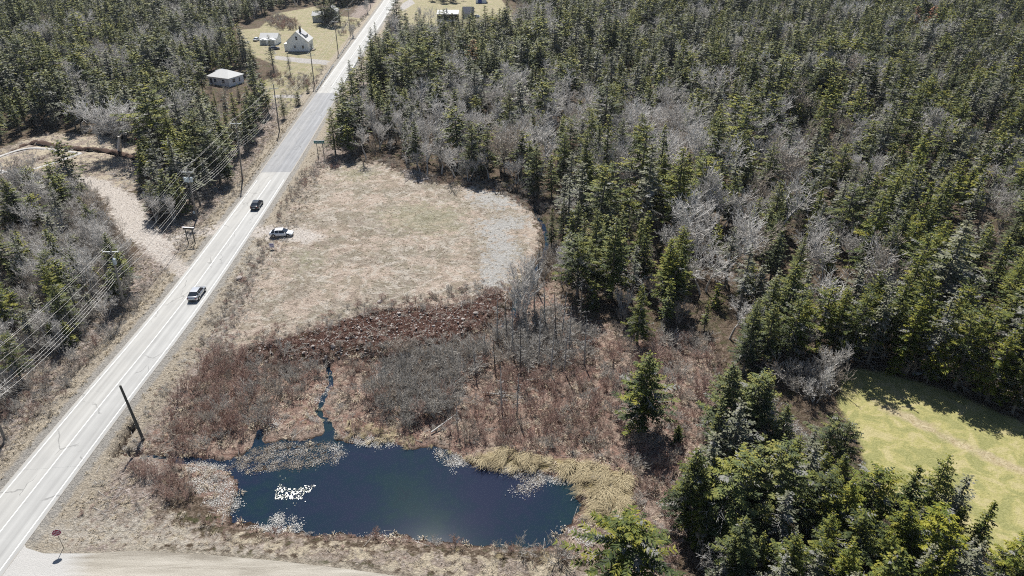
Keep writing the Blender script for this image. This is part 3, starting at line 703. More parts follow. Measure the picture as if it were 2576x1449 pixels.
def jitter_points(poly, spacing, seed, far_grow=True):
    r = np.random.default_rng(seed); x0, y0 = poly.min(0); x1, y1 = poly.max(0)
    nx = int((x1 - x0) / spacing) + 1; ny = int((y1 - y0) / spacing) + 1
    gx, gy = np.meshgrid(np.arange(nx), np.arange(ny)); X = x0 + (gx + (gy % 2) * .5 + r.uniform(-.42, .42, gx.shape)) * spacing; Y = y0 + (gy + r.uniform(-.42, .42, gx.shape)) * spacing
    X = X.ravel(); Y = Y.ravel(); k = inside(poly, X, Y); X = X[k]; Y = Y[k]
    px, py, dp = project(X, Y, np.full(X.shape, 5.)); k = (px > -330) & (px < 2906) & (dp > 5); X = X[k]; Y = Y[k]
    return X, Y
AVOID = [(G(573, 212), 13), (G(678, 108), 13), (G(752, 128), 13), (G(805, 55), 10), (G(1126, 62), 13), (G(1180, 45), 10), (G(1210, 5), 12)]
TREES = []       # dict(kind, var, x, y, z, h, zone)
def scatter(poly, spacing, seed, zone, pbare, hm=(8, 13), pg=.2, young=.1):
    r = np.random.default_rng(seed); X, Y = jitter_points(poly, spacing, seed); px, py, _ = project(X, Y, np.full(X.shape, 4.))
    Z = heights(X, Y); dr = dline(ROAD_S, X, Y); sd = sdf(poly, X, Y)
    pb = np.full(X.shape, pbare)
    for P, w in BAREZ: pb = np.where(inside(P, px, py), w, pb)
    nn = noise(X, Y, 60, 12); sp_ = noise(X, Y, 38, 21); gp_ = noise(X, Y, 17, 25); pb = np.clip(pb + .16 * nn, 0, .95)
    for i in range(len(X)):
        if dr[i] < 7.5: continue
        bx_, by_, _ = project(X[i], Y[i], Z[i]); tx_, ty2, _ = project(X[i], Y[i], Z[i] + 11)
        if any(xa < bx_ < xb and by_ > yb and ty2 < yt for xa, xb, yt, yb in ((496, 622, 222, 190), (645, 712, 112, 95), (780, 806, 58, 50))) and r.random() < .96: continue
        if any((X[i] - a[0]) ** 2 + (Y[i] - a[1]) ** 2 < (q * .75) ** 2 for a, q in AVOID): continue
        h = r.uniform(*hm) * (1 + .15 * math.sin(X[i] * .05) * math.cos(Y[i] * .04))
        h *= r.uniform(.74, 1.18)
        if r.random() < .14: h *= r.uniform(.45, .75)
        if gp_[i] > .95 and r.random() < .6: continue
        if sd[i] < 3: h *= r.uniform(.7, 1.0)
        if r.random() < pb[i]:
            TREES.append(dict(kind='bare', var=int(r.choice(6, p=[.2, .2, .2, .15, .15, .1])), x=X[i], y=Y[i], z=Z[i], h=h * .85, zone=zone))
        else:
            u = r.random()
            if u < young: v = 7; h = r.uniform(2.5, 5.5)
            elif u < young + pg: v = int(r.choice([8, 9, 8]))
            elif u < young + pg + .003: v = 10
            elif sp_[i] > .25: v = int(r.choice([0, 1, 2, 3, 4], p=[.2, .2, .1, .25, .25])); h *= .88
            elif sp_[i] < -.3: v = int(r.choice([2, 5, 6, 8], p=[.3, .3, .25, .15])); h *= 1.08
            else: v = int(r.choice([0, 1, 2, 3, 4, 5, 6], p=[.22, .22, .22, .08, .08, .09, .09]))
            TREES.append(dict(kind='spruce', var=v, x=X[i], y=Y[i], z=Z[i], h=h, zone=zone))
scatter(FR, 4.7, 201, 'right', .13, (9.5, 16.5), .22)
scatter(FL, 4.6, 202, 'left', .08, (9.5, 16), .20)
scatter(FT, 4.8, 203, 'top', .15, (9, 15))
scatter(FTR, 4.8, 204, 'topright', .3, (9, 15))
scatter(FLL, 3.1, 205, 'lowleft', .66, (6, 10.5), .15)
scatter(FB, 3.3, 206, 'grove', .10, (6, 10), .22, .08)

def at_top(px, py, h, z=-.3):
    return G(px, py, z + h)
def tree_top(kind, var, px, py, h, zone, label=None, z=-.3, w=1.0):
    x, y = at_top(px, py, h, z); TREES.append(dict(kind=kind, var=var, x=x, y=y, z=hz(x, y), h=h, zone=zone, label=label, hero=True, w=w))
def tree_base(kind, var, px, py, h, zone, label=None, w=1.0):
    x, y = G(px, py, -.3); TREES.append(dict(kind=kind, var=var, x=x, y=y, z=hz(x, y), h=h, zone=zone, label=label, hero=True, w=w))
tree_top('spruce', 1, 1636, 882, 13.0, 'marsh', 'tall spruce standing alone in the red thicket above the pond', -1.1, 1.45)
tree_base('spruce', 7, 1703, 1105, 3.2, 'marsh', 'small young spruce at the foot of the lone tall spruce')
tree_base('spruce', 11, 1572, 1492, 10.5, 'marsh', 'broad high-crowned spruce with bare lower limbs at the bottom edge right of the pond', 1.35)
for a in [(1848,905,0,12,1),(1905,925,5,11.5,1),(1935,960,1,10.5,1.2),(1800,1085,8,11.5,1),(1760,1120,0,12,1.1),(1845,1135,5,12,1),(1910,1125,2,11,1.1),(1975,1140,5,11,1),
          (2105,1045,6,9,.9),(2145,1060,6,8.5,.9),(2055,1120,8,10,1),(2070,1180,5,9,1),(1985,1235,9,9.5,1),(2225,1165,5,9.5,1.1),(2150,1210,0,9.5,1.1),(2315,1172,3,10,1),
          (2392,1142,1,11,.9),(2440,1195,8,9.5,1),(2505,1262,4,9,1.2),(2185,1290,6,9,1),(2290,1265,2,9.5,1.1),(2400,1290,5,9.5,1.1),(2100,1290,1,9,1.1),(2010,1340,0,9,1.1),(1880,1300,2,10,1.1),(2560,1350,5,8,1),(2350,1370,8,8,1),(1985,1015,0,9,.95),(2055,1072,8,8,1),(2015,1095,1,9,.95),(1868,1010,8,11,1),(2085,1140,0,8.5,1),(1820,990,3,11,1)]:
    tree_top('spruce', a[2], a[0], a[1], a[3], 'grove', None, -.4, a[4] * 1.25)
for a in [(2180,918,8,14),(2325,952,9,15),(2480,1010,0,12),(2400,975,5,13),(2545,1040,2,12),(2262,935,1,13),(2130,915,5,13),(2350,930,0,14),(2440,960,6,13),(2220,905,2,13),(2290,915,3,14),(2510,990,1,14),(2090,895,0,12),(2160,885,1,13),(1920,915,0,11),(2000,893,2,11),(2050,885,6,12),(1880,890,1,10)]:
    tree_base('spruce', a[2], a[0], a[1], a[3], 'right')
for a in [(1905,760,0,12),(2020,740,5,12),(1700,640,5,11),(1620,700,0,11),(1560,560,3,10),
          (1520,400,1,13),(1460,420,3,8),(1650,410,2,13),(1420,500,0,10),(1500,610,0,10),(1390,520,4,9),(1850,570,8,12)]:
    tree_top('spruce', a[2], a[0], a[1], a[3], 'right', None, -.3)
for a in [(1001,78,0,17),(690,186,8,14),(731,190,8,8.5),(752,266,7,4.6),(715,298,3,7.5),(775,235,7,3),(820,60,0,17),(838,66,1,15),(857,66,6,9),(868,330,3,12),(845,392,0,13),(872,300,0,13),(888,250,2,13),(915,215,1,14),(940,160,0,14),(948,125,3,12),(1210,78,3,7),(1228,80,3,6.5),(1165,72,2,10),(1108,78,0,10),
          (385,440,0,10.5),(395,548,5,8),(520,268,7,5),(545,275,3,6),(570,262,9,6),(604,255,3,6),(488,235,0,9),(640,190,0,12)]:
    tree_base('spruce', a[2], a[0], a[1], a[3], 'road', None, 1.35 if a[3] > 14 else 1.0)
tree_base('bare', 'hero0', 302, 383, 17.5, 'clear', 'large leafless grey tree with a wide fan crown beside the dug clearing')
tree_base('bare', 'hero1', 1314, 800, 12.5, 'marsh', 'leafless multi-stemmed tree beside the stream at the edge of the pale lot')
for a in [(2050,1010,3,6.5),(2090,960,4,6),(430,520,3,8),(390,500,0,8),(1075,440,0,9),(1145,448,1,9),(1230,452,2,8),(925,35,3,8),(890,95,4,6),(1075,70,0,10),(1062,62,3,9),(1235,78,3,6),(390,560,4,7),(440,560,3,7)]:
    tree_base('bare', a[2], a[0], a[1], a[3], 'edge')
for a in [(1628,690,6.5,0),(2030,1085,5,1),(2045,1240,5,1),(1775,1395,4.5,1)]:
    tree_top('white', a[3], a[0], a[1], a[2], 'white', {1628: 'bleached white dead tree with twisted limbs against dark spruces', 2030: 'pale lichen-covered dead tree beside the leafless shrubs next to the lawn',
             2045: 'pale dead tree standing amid the spruces in the middle of the lower right grove', 1775: 'bleached fallen tangle of limbs at the bottom edge left of the grove'}[a[0]], -.6)
for i, (px, py, h) in enumerate([(1246,905,5.5),(1262,1000,6.5),(1300,1010,6),(1303,780,7.5),(1345,760,7),(1372,800,8),(1400,840,8),(1412,820,7.5),(1330,830,7),(1275,820,6.5),(1222,860,4.5),(1432,850,7),(1460,800,8),(1470,880,7),(1355,880,7.5),(1310,905,7),(1385,905,7),(1150,1045,4),(1052,1018,3.5),(1195,905,4.5),(1250,700+130,7),(1350,700,7),(1290,860,8),(1420,900,6.5)]):
    tree_base('snag', i % 3, px, py + 25, h * 1.25, 'marsh')

# ------------------------------------------------------------------ pick the 300 that show largest, the rest become one mass each
for t in TREES:
    px, py, dp = project(t['x'], t['y'], t['z'] + t['h'] * .5); t['px'], t['py'] = px, py
    t['size'] = t['h'] / dp; t['vis'] = -60 < px < 2636 and -60 < py < 1520
KINDS = {'spruce': 300, 'bare': 300, 'white': 50, 'snag': 50}
ind = []; rest = []
for k, nmax in KINDS.items():
    L = [t for t in TREES if t['kind'] == k]
    L.sort(key=lambda t: (not t.get('hero', False), not t['vis'], -t['size'])); ind += L[:nmax]; rest += L[nmax:]

ORD = ['first', 'second', 'third', 'fourth', 'fifth', 'sixth', 'seventh', 'eighth', 'ninth', 'tenth', 'eleventh', 'twelfth', 'thirteenth', 'fourteenth', 'fifteenth', 'sixteenth', 'seventeenth', 'eighteenth', 'nineteenth', 'twentieth']
LOOK = {0: 'full dark green spruce', 1: 'bushy olive green spruce', 2: 'dense green spruce', 3: 'slim pointed spruce', 4: 'narrow pointed spruce', 5: 'ragged lichen-hung spruce', 6: 'leaning wind-torn spruce', 7: 'small bushy young spruce',
        8: 'thin grey-green spruce', 9: 'nearly dead grey spruce', 10: 'rust brown spruce', 11: 'broad high-crowned spruce'}
BLOOK = {0: 'leafless grey tree', 1: 'wide leafless grey tree', 2: 'bare forked grey tree', 3: 'bare multi-stemmed tree', 4: 'slender bare clump tree', 5: 'leafless brown tree', 'hero0': 'large tree', 'hero1': 'tall tree'}
def place_words(t):
    x, y = t['px'], t['py']
    if t['zone'] == 'grove': return ('in the upper part of the grove left of the lawn' if y < 1180 else 'in the middle of the grove below the lawn' if y < 1340 else 'along the bottom edge below the lawn')
    if t['zone'] == 'lowleft': return ('beside the pale dirt track at left' if x > 200 and y < 720 else 'in the thicket under the power lines at left' if y > 720 else 'in the bare wood at the left edge')
    if x < 640: return 'in the dark wood behind the dug clearing' if y > 200 and x < 350 else 'in the roadside wood left of the road' if y > 250 else 'in the far upper left wood'
    if x < 1000: return 'near the houses at the top' if y < 260 else 'at the roadside past the green sign'
    if y < 200: return 'in the distant wood beyond the lot'
    if x < 1380: return 'in the wood edge behind the pale lot' if y > 330 else 'in the wood well behind the pale lot'
    if x > 2080 and y > 700: return 'in the wall of trees above the lawn'
    if x > 2080: return 'in the right edge forest'
    if y > 700: return 'in the forest front above the red thicket'
    if x < 1750: return 'in the forest just right of the stream'
    return 'in the forest middle right of the stream'
def label_all(items, look, noun_group):
    cl = {}
    for t in items:
        if t.get('label'): t['grp'] = noun_group; continue
        t['pw'] = place_words(t); lk = look[t['var']]
        if t['kind'] in ('spruce', 'bare') and t['var'] != 7:
            lk = ('tall ' if t['h'] > 10.5 else 'short ' if t['h'] < 6.5 else '') + lk
        t['lk'] = lk; cl.setdefault((lk, t['pw']), []).append(t)
    for (lk, pw), L in cl.items():
        L.sort(key=lambda t: t['px'])
        for i, t in enumerate(L):
            if len(L) == 1: t['label'] = '%s %s' % (lk, pw)
            elif i < len(ORD): t['label'] = '%s from left of each %s %s' % (ORD[i], lk, pw) if i else 'leftmost %s %s' % (lk, pw)
            else: t['label'] = '%s %s, near its right end' % (lk, pw)
            if len(t['label'].split()) > 16: t['label'] = ' '.join(t['label'].replace(' from left of each', ' leftmost').split()[:16])
            t['grp'] = noun_group + ' ' + pw
label_all([t for t in ind if t['kind'] == 'spruce'], LOOK, 'spruces')
label_all([t for t in ind if t['kind'] == 'bare'], BLOOK, 'leafless trees')
label_all([t for t in ind if t['kind'] == 'snag'], {0: 'thin dead grey trunk', 1: 'dead grey trunk with short limbs', 2: 'dead tree with many pale limbs'}, 'dead trunks')
for t in ind:
    if t['kind'] == 'white': t['grp'] = 'bleached dead trees'
ri = np.random.default_rng(55)
for t in ind:
    rz = ri.uniform(0, 6.28); k = t['kind']
    if k == 'spruce':
        a, b, c, h0, r0 = SPRUCE[t['var']]; s = t['h'] / h0; w = s * (t.get('w', 1.0) if t.get('hero') else 1.15) * ri.uniform(.9, 1.2) if s > .75 else s * ri.uniform(1.0, 1.25)
        o = empty('spruce_tree', (t['x'], t['y'], t['z'] - .1), rz); o.scale = (w, w, s)
        link('trunk', a, o); link('crown', b, o); link('dead_branches', c, o); tag(o, t['label'], 'tree', t['grp'])
    elif k == 'bare':
        a, b, h0 = HERO_BARE[int(t['var'][-1])] if isinstance(t['var'], str) else BARE[t['var']]
        s = t['h'] / h0; o = empty('bare_tree', (t['x'], t['y'], t['z'] - .1), rz); k_ = 1.3 if isinstance(t['var'], str) else 1.3; o.scale = (s * k_, s * k_, s)
        link('trunk', a, o); link('crown', b, o); tag(o, t['label'], 'tree', t['grp'])
    elif k == 'white':
        a, b, h0 = WHITE[t['var']]; s = t['h'] / h0; o = empty('dead_tree', (t['x'], t['y'], t['z']), rz); o.scale = (s * 1.1, s * 1.1, s)
        link('trunk', a, o); link('crown', b, o); tag(o, t['label'], 'dead tree', t['grp'])
    else:
        a, b, h0 = SNAG[t['var']]; s = t['h'] / h0; o = empty('dead_tree', (t['x'], t['y'], t['z'] - .1), rz); o.scale = (s, s, s); o.rotation_euler = (ri.normal() * .04, ri.normal() * .05, rz)
        link('trunk', a, o); link('branches', b, o); tag(o, t['label'], 'dead tree', t['grp'])

# ------------------------------------------------------------------ masses (one object each, instanced on points)
def source(name, meshes):
    """one unlinked object holding several meshes joined, used only as what a mass repeats"""
    parts = []; mats = []
    for me in meshes:
        nv = len(me.vertices); V = np.zeros(nv * 3); me.vertices.foreach_get('co', V); F = np.zeros(len(me.loops), np.int32); me.loops.foreach_get('vertex_index', F)
        T = np.zeros(len(me.polygons), np.float32); me.attributes['tint'].data.foreach_get('value', T)
        if me.materials[0] not in mats: mats.append(me.materials[0])
        parts.append((V.reshape(-1, 3), F.reshape(-1, 4), mats.index(me.materials[0]), T))
    V, F, mi, T = join_geo(parts); me = new_mesh(name, V, F, mats, mi, {'tint': ('FACE', T)})
    return bpy.data.objects.new(name, me)
def mass(name, pts, var, sc, rot, sources, label, cat):
    """pts (n,3), var (n), sc (n,3), rot (n,3)"""
    me = bpy.data.meshes.new(name); n = len(pts); me.vertices.add(n); me.vertices.foreach_set('co', np.asarray(pts, np.float32).ravel())
    a = me.attributes.new('var', 'INT', 'POINT'); a.data.foreach_set('value', np.asarray(var, np.int32))
    a = me.attributes.new('sc', 'FLOAT_VECTOR', 'POINT'); a.data.foreach_set('vector', np.asarray(sc, np.float32).ravel())
    a = me.attributes.new('rot', 'FLOAT_VECTOR', 'POINT'); a.data.foreach_set('vector', np.asarray(rot, np.float32).ravel())
    o = link(name, me); ng = bpy.data.node_groups.new(name + '_nodes', 'GeometryNodeTree')
    ng.interface.new_socket('Geometry', in_out='INPUT', socket_type='NodeSocketGeometry'); ng.interface.new_socket('Geometry', in_out='OUTPUT', socket_type='NodeSocketGeometry')
    N = ng.nodes; gi = N.new('NodeGroupInput'); go = N.new('NodeGroupOutput'); jn = N.new('GeometryNodeJoinGeometry')
    def na(nm, ty):
        x = N.new('GeometryNodeInputNamedAttribute'); x.data_type = ty; x.inputs[0].default_value = nm; return [q for q in x.outputs if q.enabled][0]
    va, sa, ra = na('var', 'INT'), na('sc', 'FLOAT_VECTOR'), na('rot', 'FLOAT_VECTOR')
    for i, s in enumerate(sources):
        oi = N.new('GeometryNodeObjectInfo'); oi.inputs[0].default_value = s; oi.transform_space = 'ORIGINAL'
        cm = N.new('FunctionNodeCompare'); cm.data_type = 'INT'; cm.operation = 'EQUAL'
        ia = [q for q in cm.inputs if q.enabled]; ng.links.new(va, ia[0]); ia[1].default_value = i
        ip = N.new('GeometryNodeInstanceOnPoints'); ng.links.new(gi.outputs[0], ip.inputs['Points']); ng.links.new(cm.outputs[0], ip.inputs['Selection'])
        ng.links.new(oi.outputs['Geometry'], ip.inputs['Instance']); ng.links.new(ra, ip.inputs['Rotation']); ng.links.new(sa, ip.inputs['Scale'])
        ng.links.new(ip.outputs[0], jn.inputs[0])
    ng.links.new(jn.outputs[0], go.inputs[0]); md = o.modifiers.new('scatter', 'NODES'); md.node_group = ng
    tag(o, label, cat, None, 'stuff'); return o

far_s = []
cfg = [dict(h=12., Rad=2.7, seed=310, base=.2), dict(h=12., Rad=2.5, seed=311, base=.2), dict(h=12., Rad=2.9, seed=312, base=.25), dict(h=12., Rad=1.8, seed=313, base=.25), dict(h=12., Rad=1.9, seed=314, base=.25),
       dict(h=11., Rad=3.0, seed=315, base=.3, lich=.15, gap=.35, flat=1), dict(h=11., Rad=2.8, seed=316, base=.3, lich=.15, gap=.35, flat=1), dict(h=5., Rad=1.5, seed=317, base=.05),
       dict(h=11., Rad=2.3, seed=318, base=.3, lich=.3, gap=.4), dict(h=12., Rad=2.0, seed=319, base=.4, lich=.5, gap=.5), dict(h=11., Rad=1.7, seed=320, base=.3)]
for i, c in enumerate(cfg):
    kw = dict(step=.55, nb=6, spray=.34, size=1.1, lich=.04, gap=.15); kw.update(c); n0 = len(SPRUCE)
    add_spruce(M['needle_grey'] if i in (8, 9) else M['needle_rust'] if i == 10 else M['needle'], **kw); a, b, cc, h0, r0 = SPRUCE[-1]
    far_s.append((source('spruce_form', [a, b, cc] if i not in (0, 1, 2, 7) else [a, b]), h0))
rs_ = [t for t in rest if t['kind'] == 'spruce']; rb_ = [t for t in rest if t['kind'] == 'bare']
sc = []
for t in rs_:
    s = t['h'] / far_s[t['var']][1]; w = s * ri.uniform(1.05, 1.4); sc.append((w, w, s))
mass('spruce_forest', [(t['x'], t['y'], t['z'] - .1) for t in rs_], [t['var'] for t in rs_], sc, [(ri.normal() * .03, ri.normal() * .03, ri.uniform(0, 6.28)) for t in rs_], [f[0] for f in far_s],
     'dense dark green spruce forest reaching to the top edge', 'forest')
bsrc = [(source('bare_form', [b[0], b[1]]), b[2]) for b in BARE]
mass('bare_forest', [(t['x'], t['y'], t['z'] - .1) for t in rb_], [t['var'] for t in rb_], [(t['h'] / bsrc[t['var']][1] * 1.35,) * 2 + (t['h'] / bsrc[t['var']][1] * .92,) for t in rb_], [(0, 0, ri.uniform(0, 6.28)) for t in rb_], [f[0] for f in bsrc],
     'grey leafless trees mixed through the distant forest', 'forest')
print('TREES', len(TREES), 'spruce mass', len(rs_), 'bare mass', len(rb_))

# ------------------------------------------------------------------ shrubs and thicket
def zpoly(pts, z=-1.0): return Gp(pts, z)
SHZ = [  # polygon, kind weights (red, grey, brown), spacing, height range
    (zpoly([(520,895),(640,905),(665,960),(640,1060),(640,1100),(560,1135),(480,1130),(415,1100),(430,1040),(480,960)]), (.75, .1, .15), 1.15, (1.6, 2.7)),
    (zpoly([(690,915),(800,920),(815,950),(760,1000),(690,1050),(650,1090),(640,1000)]), (.15, .55, .3), 1.25, (1.4, 2.6)),
    (zpoly([(850,925),(930,900),(1000,960),(1010,1080),(900,1095),(850,1040)]), (.45, .2, .35), 1.6, (.9, 1.7)),
    (zpoly([(960,900),(1180,870),(1230,840),(1240,900),(1180,960),(1150,1030),(1080,1070),(960,1060),(930,980)]), (.05, .8, .15), 1.2, (2.0, 3.6)),
    (zpoly([(1240,830),(1400,790),(1500,860),(1460,930),(1240,930)]), (.05, .75, .2), 1.35, (2.0, 3.8)),
    (zpoly([(1150,1030),(1240,930),(1480,930),(1560,1000),(1560,1120),(1450,1150),(1250,1130),(1110,1110)]), (.7, .08, .22), 1.15, (1.3, 2.5)),
    (zpoly([(1460,860),(1560,845),(1790,850),(1830,920),(1790,1000),(1700,960),(1560,1000),(1470,930)]), (.45, .3, .25), 1.35, (1.5, 3.0)),
    (zpoly([(1560,1010),(1700,970),(1810,1000),(1820,1080),(1780,1180),(1700,1300),(1600,1230),(1500,1150),(1560,1110)]), (.65, .15, .2), 1.35, (1.2, 2.4)),
    (zpoly([(1600,1240),(1700,1280),(1700,1440),(1600,1440),(1590,1330)]), (.6, .25, .15), 1.3, (1.0, 2.2)),
    (zpoly([(345,1165),(460,1170),(500,1200),(490,1290),(420,1285),(330,1240)]), (.75, .05, .2), 1.0, (1.1, 2.0)),
    (zpoly([(470,1280),(560,1290),(600,1325),(560,1350),(480,1320)]), (.7, .1, .2), 1.2, (.5, 1.2)),
    (zpoly([(600,1335),(760,1345),(960,1352),(1050,1362),(1100,1378),(1100,1395),(900,1375),(700,1360),(600,1352)]), (.85, .0, .15), .9, (.45, .9)),
    (zpoly([(1100,1375),(1300,1385),(1440,1385),(1480,1420),(1440,1440),(1300,1410),(1100,1398)]), (.45, .35, .2), 1.0, (.6, 1.5)),
    (zpoly([(1215,735),(1268,742),(1275,770),(1225,775)]), (.9, .05, .05), .8, (.7, 1.3)),
    (zpoly([(-80,1080),(60,985),(160,915),(290,815),(345,740),(345,690),(380,760),(330,830),(230,930),(110,1060),(0,1130),(-80,1180)], -.4), (.25, .45, .3), 1.6, (1.0, 2.4)),
    (zpoly([(500,548),(565,500),(615,440),(665,350),(700,300),(715,310),(665,400),(620,480),(560,545)], -.4), (.2, .4, .4), 2.4, (.5, 1.3)),
    (zpoly([(690,500),(730,470),(790,440),(812,420),(770,460),(730,520),(700,545),(685,535)], -.4), (.5, .2, .3), 1.2, (.5, 1.1)),
    (zpoly([(820,402),(860,402),(870,425),(830,430)], -.4), (.9, .05, .05), 1.0, (.8, 1.4)),
    (zpoly([(1300,485),(1385,515),(1400,570),(1370,540),(1320,500)], -.6), (.5, .3, .2), 1.2, (1.0, 2.2)),
    (zpoly([(1375,590),(1400,640),(1380,710),(1330,760),(1350,700)], -.6), (.1, .6, .3), 1.5, (1.5, 3.0)),
    (zpoly([(650,195),(700,185),(770,195),(800,180),(830,165),(815,205),(790,232),(700,222),(650,212)], -.2), (.4, .3, .3), 2.4, (1.2, 2.6)),
    (zpoly([(820,60),(900,50),(925,35),(915,75),(880,100),(850,92)], -.2), (.3, .4, .3), 3.2, (1.2, 2.6)),
    (zpoly([(690,40),(745,55),(750,75),(700,80),(670,60)], -.2), (.6, .2, .2), 2.2, (2.0, 3.6)),
    (zpoly([(355,380),(395,470),(410,545),(385,548),(360,500),(350,430)], -.2), (.1, .7, .2), 2.0, (2.0, 4.0)),
    (zpoly([(1950,940),(2090,930),(2120,960),(2060,1030),(1990,1010)], -.4), (.0, .7, .3), 2.0, (2.5, 4.5)),
]
SH = []; r = np.random.default_rng(77)
for zi, (P, w, spc, hr) in enumerate(SHZ):
    X, Y = jitter_points(P, spc * (1.22 if zi in (5, 7, 6) else 1.08), 300 + zi); Z = heights(X, Y); k = (Z > ZW + .02) & (np.max([sdf(p, X, Y) for p in SHOAL], axis=0) < 0); X, Y, Z = X[k], Y[k], Z[k]; dr_ = dline(ROAD_S, X, Y)
    tb = noise(X, Y, 6, 14); es = sdf(P, X, Y) + 1.6 * noise(X, Y, 4.5, 23)
    for i in range(len(X)):
        if dr_[i] < 6.0 or es[i] < .2 or r.random() < .12 + .3 * max(0, tb[i]): continue
        SH.append(dict(kind=['red', 'grey', 'brown'][int(r.choice(3, p=np.array(w) / sum(w)))], var=int(r.integers(0, 3)), x=X[i], y=Y[i], z=Z[i], h=r.uniform(*hr), zi=zi))
for px, py, h, kd in [(1402,1418,3.4,'grey'),(1252,1398,1.8,'grey'),(1150,1385,2.0,'red'),(1310,1392,2.2,'grey'),(945,1350,1.6,'red'),(1085,1372,1.2,'brown'),(1785,1340,3.0,'red'),(1490,1040,2.6,'red'),(1755,1000,3.2,'red'),(2065,1010,3.8,'grey'),(720,905,2.6,'grey'),(1030,1080,2.8,'grey'),(700,1345,1.6,'red'),(1530,1150,1.8,'brown')]:
    x, y = G(px, py, -1.0); SH.append(dict(kind=kd, var=px % 3, x=x, y=y, z=hz(x, y), h=h, zi=99, hero=True))
for t in SH:
    px, py, dp = project(t['x'], t['y'], t['z'] + t['h'] * .5); t['px'], t['py'] = float(px), float(py); t['size'] = t['h'] / dp; t['vis'] = 0 < px < 2576 and 0 < py < 1449
SH.sort(key=lambda t: (not t.get('hero', False), not t['vis'], -t['size']))
shsrc = {k: [source('shrub_form', [b[0], b[1]]) for b in L] for k, L in SHRUB.items()}
SK = {'red': 'red-brown shrub', 'grey': 'grey twiggy shrub', 'brown': 'brown leafless shrub'}
def sh_place(t):
    x, y = t['px'], t['py']
    if x < 520 and y > 1150: return 'on the bank left of the pond'
    if y > 1280: return 'on the near bank of the pond' if x < 1500 else 'beside the lower right grove'
    if x < 480: return 'on the left roadside bank' if y > 600 else 'beside the upper dirt clearing'
    if x < 680: return 'in the roadside red thicket' if y > 850 else 'on the roadside verge'
    if y > 1100 and x < 1560: return 'along the far bank of the pond'
    if x < 860 and y > 880: return 'left of the narrow blue channel'
    if x < 1000 and y > 880: return 'right of the narrow blue channel'
    if y > 780 and x < 1240: return 'in the grey thicket above the pond'
    if y > 780 and x < 1520: return 'among the dead trunks above the pond'
    if y > 780 and x < 1850: return 'around the lone tall spruce'
    if x > 1850: return 'beside the mown lawn'
    return 'near the stream by the pale lot' if x > 1100 else 'at the far end of the pale lot' if y > 390 else 'in the grass near the houses'
cl = {}
zr = {}
for t in SH[:300]: zr.setdefault(sh_place(t), []).append(t['py'])
def row_word(t):
    L = sorted(zr[sh_place(t)])
    if len(L) < 9: return ''
    k = L.index(t['py']) / len(L)
    return ' in the rear row' if k < .25 else ' in the second row back' if k < .5 else ' in the second row from front' if k < .75 else ' in the front row'
for t in SH[:300]:
    t['lk'] = ('large ' if t['h'] > 2.6 else 'low ' if t['h'] < 1.1 else '') + SK[t['kind']]; t['pl'] = sh_place(t); t['pw'] = t['pl'] + row_word(t); cl.setdefault((t['lk'], t['pw']), []).append(t)
for (lk, pw), L in cl.items():
    L.sort(key=lambda t: t['px'])
    for i, t in enumerate(L):
        t['label'] = ('%s %s' % (lk, pw) if len(L) == 1 else 'leftmost %s %s' % (lk, pw) if i == 0 else '%s %s from left %s' % (ORD[i], lk, pw) if i < len(ORD) else '%s %s, far right' % (lk, pw)); t['label'] = ' '.join(t['label'].replace(' from left ', ' from left, ', 1).replace(' above the pond', ' above pond').replace('in the second row', 'second row').replace('in the rear row', 'rear row').replace('in the front row', 'front row').split()[:16])
        t['grp'] = 'shrubs ' + t['pl']
for t in SH[:300]:
    o = link('shrub', shsrc[t['kind']][t['var']].data); h0 = SHRUB[t['kind']][t['var']][2]; s = t['h'] / h0
    w = s * r.uniform(.95, 1.3); o.location = (t['x'], t['y'], t['z'] - .05); o.scale = (w, w, s); o.rotation_euler = (0, 0, r.uniform(0, 6.28)); tag(o, t['label'], 'shrub', t['grp'])
allsh = shsrc['red'] + shsrc['grey'] + shsrc['brown']; ki = {'red': 0, 'grey': 3, 'brown': 6}
L = SH[300:]
mass('thicket', [(t['x'], t['y'], t['z'] - .05) for t in L], [ki[t['kind']] + t['var'] for t in L], [(t['h'] / SHRUB[t['kind']][t['var']][2] * 1.15,) * 2 + (t['h'] / SHRUB[t['kind']][t['var']][2],) for t in L],
     [(0, 0, r.uniform(0, 6.28)) for t in L], allsh, 'mixed red and grey leafless thicket of the marsh', 'thicket')
print('SHRUBS', len(SH))
# low dead brush strewn on both roadsides and in the cleared ground
pts = []; var = []; scs = []; rots = []
def strew(poly, spacing, seed, hr, kinds, keep=1.0, dr0=6.2, dr1=1e9, sq=.35):
    X, Y = jitter_points(poly, spacing, seed); k_ = (sdf(SIDE, X, Y) < -.8) & (sdf(TRACK[0], X, Y) < 0); X, Y = X[k_], Y[k_]; Z = heights(X, Y); d = dline(ROAD_S, X, Y); q = np.random.default_rng(seed); nn = noise(X, Y, 5, 15)
    for i in range(len(X)):
        if d[i] < dr0 or d[i] > dr1 or Z[i] < ZW + .03 or q.random() > keep + .3 * nn[i]: continue
        s = q.uniform(*hr); pts.append((X[i], Y[i], Z[i] - .02)); var.append(int(q.choice(kinds))); scs.append((s, s, s * sq * q.uniform(.6, 1.4))); rots.append((q.normal() * .3, q.normal() * .3, q.uniform(0, 6.28)))
RS_L = np.array([(-73, 40), (-62, 40), (-62, 130), (-66, 180), (-72, 260), (-80, 270), (-76, 200), (-72, 150), (-70, 110)])
RS_R = np.array([(-51, 56), (-42, 56), (-42, 80), (-44, 105), (-46, 160), (-52, 205), (-54, 205), (-49, 150), (-49, 100)])
strew(RS_L, 1.0, 401, (.25, .6), [3, 4, 5, 6, 7, 8], .7); strew(RS_R, .9, 402, (.2, .5), [3, 4, 6, 7, 8, 0], .6)
